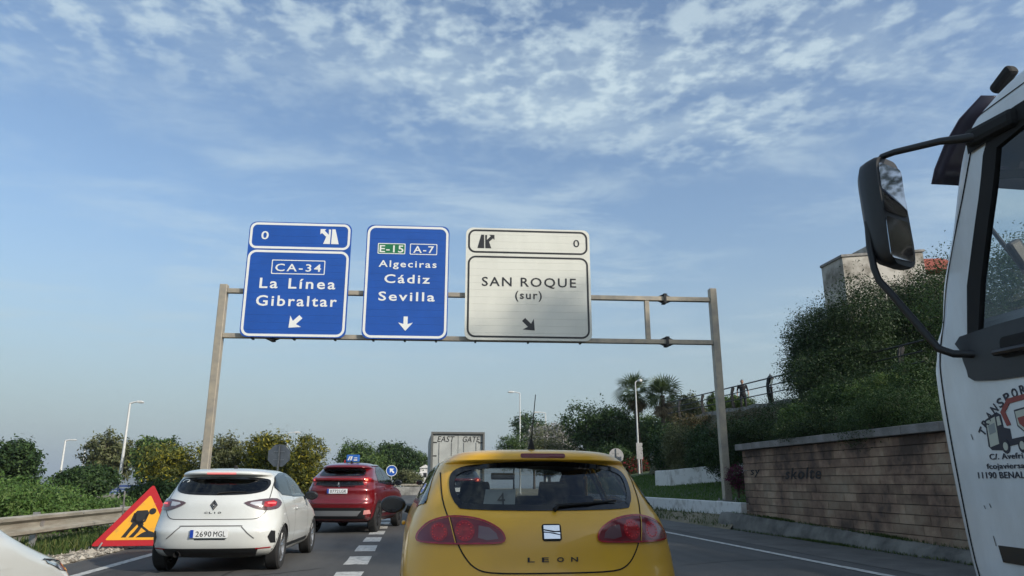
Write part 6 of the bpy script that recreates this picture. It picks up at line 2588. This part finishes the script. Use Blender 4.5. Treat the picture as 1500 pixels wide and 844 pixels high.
def truck_mirror(s):
    o = lambda p: (s * (TR_X - p[0]), p[1], p[2])      # p in world x for the left side
    mb = MB()
    up = [(3.06, 3.22, 3.08), (2.986, 3.30, 3.092), (2.952, 3.45, 3.147), (2.861, 3.72, 3.201), (2.838, 3.80, 3.208), (2.826, 3.86, 3.175), (2.826, 3.875, 3.10)]
    mb.tube([o(p) for p in up], [.030, .026, .021, .020, .020, .020, .020], 10)
    mb.build('mirror_arm', M['arm_black'], truck)
    mb = MB()
    mb.box(o((3.04, 3.17, 3.09)), (.09, .34, .10), Matrix.Rotation(R(4), 3, 'X'))
    mb.build('arm_bracket', M['matt_black'], truck, smooth=None, bevel=.03)
    lo = [(2.735, 3.88, 2.80), (2.726, 3.88, 2.637), (2.729, 3.87, 2.50), (2.742, 3.86, 2.42), (2.774, 3.83, 2.349), (2.882, 3.68, 2.03), (2.90, 3.65, 1.97), (2.93, 3.58, 1.93), (3.01, 3.50, 1.915), (3.03, 3.40, 1.915)]
    mb = MB()
    mb.tube([o(p) for p in lo], .021, 10)
    mb.build('mirror_arm', M['arm_black'], truck)
    # housing, local frame: x across the glass, y depth (glass at -y), z up
    a = R(24)
    cx, cy, cz = o((2.845, 3.87, 2.845))
    h = MB()
    rings = []
    for yy, sc, dz in ((-.075, 1.0, 0), (-.05, 1.03, 0), (.0, 1.0, 0), (.05, .90, .01), (.085, .68, .01), (.10, .35, .01)):
        pts = []
        for k in range(28):
            an = 2 * math.pi * k / 28
            e = .42
            x = .135 * math.copysign(abs(math.cos(an)) ** e, math.cos(an))
            z = .345 * math.copysign(abs(math.sin(an)) ** e, math.sin(an))
            x += .035 * (z / .345) * (-1) * s * -1 * .6
            pts.append((x * sc, yy, z * (1 - (1 - sc) * .6) + dz))
        rings.append(pts)
    vv = [p for r_ in rings for p in r_]
    ff = [(j * 28 + k, j * 28 + (k + 1) % 28, (j + 1) * 28 + (k + 1) % 28, (j + 1) * 28 + k) for j in range(len(rings) - 1) for k in range(28)]
    ff.append(tuple(range(28)))
    ff.append(tuple((len(rings) - 1) * 28 + k for k in range(27, -1, -1)))
    h.add(vv, ff)
    hs_ = h.build('mirror_housing', M['black_plastic'], truck, loc=(cx, cy, cz), rot=(0, 0, -s * a), smooth=50)
    for z0, z1 in ((-.02, .30), (-.31, -.05)):
        g = MB()
        g.prism([(p[0], p[1]) for p in rrect(-.112 + .012 * s, z0, .118, z1, .03)], -.080, -.0755)
        g.build('mirror_glass', M['mirror_truck'], hs_, smooth=None)
    return hs_


truck_mirror(-1)
truck_mirror(1)
# kerb mirror on a mast in front of the windscreen
mb = MB()
mb.tube([(.1, 3.86, 2.14), (.06, 4.10, 2.40), (.02, 4.40, 2.70), (-.035, 4.60, 3.14)], [.02, .02, .018, .016], 8)
mb.build('kerb_mirror_mast', M['arm_black'], truck)
mb = MB()
mb.box((.02, 4.40, 2.80), (.12, .06, .26), Matrix.Rotation(R(-28), 3, 'Y'))
mb.build('kerb_mirror', M['black_plastic'], truck, smooth=None, bevel=.025)

# cab interior
mb = MB()
mb.box((0, 3.42, 2.02), (2.2, .55, .26))
mb.build('dashboard', mat('grey_dash', (.16, .18, .20), .7), truck, smooth=None, bevel=.08, bseg=3)
mb = MB()
c = [(-.55 + .23 * math.cos(a), 3.08 - .17 * math.sin(a) * .6, 2.12 + .15 * math.sin(a)) for a in np.linspace(0, 2 * math.pi, 29)[:-1]]
mb.tube(c, .018, 6, closed=True)
mb.tube([(-.78, 3.08, 2.12), (-.32, 3.08, 2.12)], .02, 6)
mb.tube([(-.55, 3.08, 2.12), (-.55, 3.35, 1.9)], .03, 6)
mb.build('steering_wheel', M['black_plastic'], truck)
for x in (-.6, .6):
    mb = MB()
    mb.box((x, 2.35, 1.75), (.52, .52, .18))
    mb.box((x, 2.08, 2.12), (.52, .14, .75), Matrix.Rotation(R(8), 3, 'X'), (.85, 1))
    mb.box((x, 2.02, 2.58), (.28, .10, .20))
    mb.build('seat', M['seat'], truck, smooth=None, bevel=.05, bseg=3)
# chassis, wheels, cargo box behind the cab (mostly out of frame)
mb = MB()
mb.box((0, -1.6, .85), (.9, 9.0, .25))
mb.build('chassis', M['steel_dark'], truck, smooth=None)
mb = MB()
mb.box((0, -2.4, 2.15), (2.46, 7.6, 2.3))
mb.build('cargo_box', TW, truck, smooth=None, bevel=.03)
for y in (2.75, -3.6):
    for s in (-1, 1):
        wheel(truck, s * 1.06, y, .50, .30, M['silver'], 8, s)

# door lettering and company emblem
def door_text(s, y_left, z, w, cap, bold=.01, space=1.05, shear=0.0, rot=0.0, m=None):
    me = text_mesh(s, w, cap, .002, bold, space, shear)
    me.materials.append(m or M['print_blue'])
    p, nn = TS.hit(y_left - w / 2, z, 'left')
    return link_mesh('door_lettering', me, None, truck, (p.x - .0025, p.y, p.z), (rot, 0, R(-90)))


M['print_blue'] = mat('print_navy', (.018, .02, .035), .5)
M['print_red'] = mat('print_red', (.27, .05, .04), .5)
M['print_cream'] = mat('print_cream', (.50, .52, .44), .5)
cy_, cz_ = 3.17, 1.33
for i, ch in enumerate('TRANSPORTES'):
    an = R(61 - i * 7.4)
    y, z = cy_ + .43 * math.sin(an), cz_ + .37 * math.cos(an)
    me = text_mesh(ch, .036, .048, .002, .018)
    me.materials.append(M['print_blue'])
    p, nn = TS.hit(y, z, 'left')
    o = link_mesh('door_lettering', me, None, truck, (p.x - .0025, y, z))
    o.rotation_euler = (Matrix.Rotation(R(-90), 3, 'Z') @ Matrix.Rotation(-an * .86, 3, 'Y')).to_euler()
door_text('C/. Avefri', 3.525, 1.378, .215, .030)
door_text('fcojaviersa', 3.555, 1.330, .245, .028)
door_text('11190 BENAL', 3.625, 1.285, .305, .033)
# number badge low on the door
p, nn = TS.hit(3.45, .89, 'left')
mb = MB()
mb.prism([(3.565, .935), (3.55, .855), (3.10, .845), (3.10, .93)], p.x - .006, p.x + .01, 'x')
nb = mb.build('number_badge', mat('badge_grey', (.035, .034, .032), .4), truck, smooth=None)
door_text('22', 3.495, .892, .075, .045, .02, 1.1, m=M['print_grey'] if 'print_grey' in M else mat('print_grey', (.22, .21, .20), .4))
for o in list(truck.children)[-1:]:
    o.location.x -= .008


def logo(poly, m, lvl):
    p, nn = TS.hit(3.40, 1.5, 'left')
    mb = MB()
    mb.prism(poly, p.x - .0015 - lvl * .0008, p.x + .004, 'x')
    return mb.build('door_emblem', m, truck, smooth=None)


logo([(3.515, 1.565), (3.43, 1.60), (3.405, 1.585), (3.40, 1.52), (3.36, 1.51), (3.36, 1.46), (3.22, 1.475), (3.22, 1.445), (3.38, 1.425), (3.42, 1.405), (3.50, 1.41), (3.52, 1.43)], M['print_blue'], 1)
logo([(3.507, 1.558), (3.445, 1.578), (3.445, 1.44), (3.507, 1.425)], M['print_cream'], 2)
logo([(3.435, 1.575), (3.415, 1.580), (3.41, 1.535), (3.435, 1.53)], M['print_cream'], 2)
logo([(3.498, 1.535), (3.452, 1.548), (3.452, 1.50), (3.498, 1.488)], mat('print_glass', (.25, .28, .28), .4), 3)
for yy in (3.405, 3.30, 3.265):
    logo([(yy + .026 * math.cos(a), 1.425 + .036 * math.sin(a)) for a in np.linspace(0, 2 * math.pi, 17)[:-1]], M['print_blue'], 3)
    logo([(yy + .015 * math.cos(a), 1.425 + .021 * math.sin(a)) for a in np.linspace(0, 2 * math.pi, 17)[:-1]], M['print_cream'], 4)
logo([(3.375, 1.525), (3.350, 1.53), (3.372, 1.595), (3.335, 1.635), (3.15, 1.655), (3.15, 1.68), (3.345, 1.66), (3.402, 1.598)], M['print_red'], 3)
sd = [(3.315, 1.60), (3.20, 1.615), (3.20, 1.46), (3.26, 1.475), (3.31, 1.52)]
logo(sd, M['print_blue'], 2)
logo([(3.307, 1.592), (3.207, 1.605), (3.207, 1.475), (3.26, 1.485), (3.303, 1.525)], M['print_cream'], 4)
logo([(3.298, 1.56), (3.215, 1.572), (3.215, 1.50), (3.255, 1.50), (3.292, 1.53)], M['print_red'], 5)
# grime streaks on the door
M['grime'] = mat('grime', (.16, .16, .155), .8)
for yy, zz, ll in ((3.59, .98, .05), (3.62, 1.13, .018), (3.63, 1.50, .03), (3.58, 1.14, .02)):
    mb = TS.band([(yy, zz), (yy - .008, zz - ll)], 'left', .006, .002, 3)
    mb.build('scuff', M['grime'], truck)

# ------------------------------------------------------------------ container truck far ahead
ct = thing('container_truck', 'grey container truck lettered EAST GATE ahead of the yellow car', 'truck', (2.05, 34, 0))
CW = mat('container_paint', (.46, .48, .46), .5, col2=(.36, .375, .36), vscale=1.5, bump=.05)
mb = MB()
mb.box((0, 3.1, 2.26), (2.42, 6.0, 2.36))
mb.build('container', CW, ct, smooth=None)
fr = MB()
for s in (-1, 1):
    fr.box((s * 1.185, .04, 2.25), (.09, .12, 2.44))
fr.box((0, .04, 3.43), (2.46, .13, .09))
fr.box((0, .04, 1.08), (2.46, .13, .10))
fr.build('door_frame', mat('container_frame', (.12, .125, .12), .6), ct, smooth=None)
for s in (-1, 1):
    for k in (0,):
        mb = MB()
        mb.box((s * .575, .09, 2.25), (1.12, .03, 2.20))
        d_ = mb.build('cargo_door', CW, ct, smooth=None, bevel=.008)
    for xx in (.28, .85):
        mb = MB()
        mb.tube([(s * xx, .055, 1.15), (s * xx, .055, 3.0)], .011, 6)
        mb.build('lock_rod', M['steel'], d_)
    for z in (3.0, 2.4, 1.8, 1.4):
        mb = MB()
        mb.box((s * 1.06, .07, z), (.20, .02, .045))
        mb.build('hinge', M['steel_dark'], d_, smooth=None)
for s, tx in (('EAST', -.55), ('GATE', .62)):
    me = text_mesh(s, .80, .27, .003, .008, 1.05, .22)
    me.materials.append(M['sign_black'])
    link_mesh('lettering', me, None, ct, (tx, .072, 3.16))
rb = MB()
for k in range(24):
    for s in (-1, 1):
        rb.box((s * 1.225, .35 + k * .24, 2.26), (.03, .12, 2.1))
rb.build('side_ribs', CW, ct, smooth=None, kind='stuff')
mb = MB()
mb.box((0, 3.4, .92), (.9, 7.4, .22))
mb.box((0, .25, .62), (2.3, .12, .14))
mb.build('chassis', M['steel_dark'], ct, smooth=None)
for y in (1.1, 2.4, 7.4):
    for s in (-1, 1):
        wheel(ct, s * 1.02, y, .50, .32, M['silver'], 8, s)
mb = MB()
mb.box((0, 7.6, 1.75), (2.35, 1.9, 2.3))
mb.build('cab', TW, ct, smooth=None, bevel=.12, bseg=3)

# ------------------------------------------------------------------ air
hz = MB()
hz.box((-1500, 4000, 75), (17500, 14500, 290))
haze = hz.build('haze', None, None, smooth=None) if False else None
me = hz.mesh('haze', None)
hm = bpy.data.materials.new('haze_air')
hm.use_nodes = True
for n_ in list(hm.node_tree.nodes):
    hm.node_tree.nodes.remove(n_)
pv = hm.node_tree.nodes.new('ShaderNodeVolumePrincipled')
pv.inputs['Color'].default_value = (.80, .88, .96, 1)
pv.inputs['Density'].default_value = .00022
pv.inputs['Anisotropy'].default_value = .2
ho = hm.node_tree.nodes.new('ShaderNodeOutputMaterial')
hm.node_tree.links.new(pv.outputs[0], ho.inputs['Volume'])
me.materials.append(hm)
haze = link_mesh('haze', me)
haze['kind'] = 'stuff'
haze['label'] = 'thin pale haze in the air'
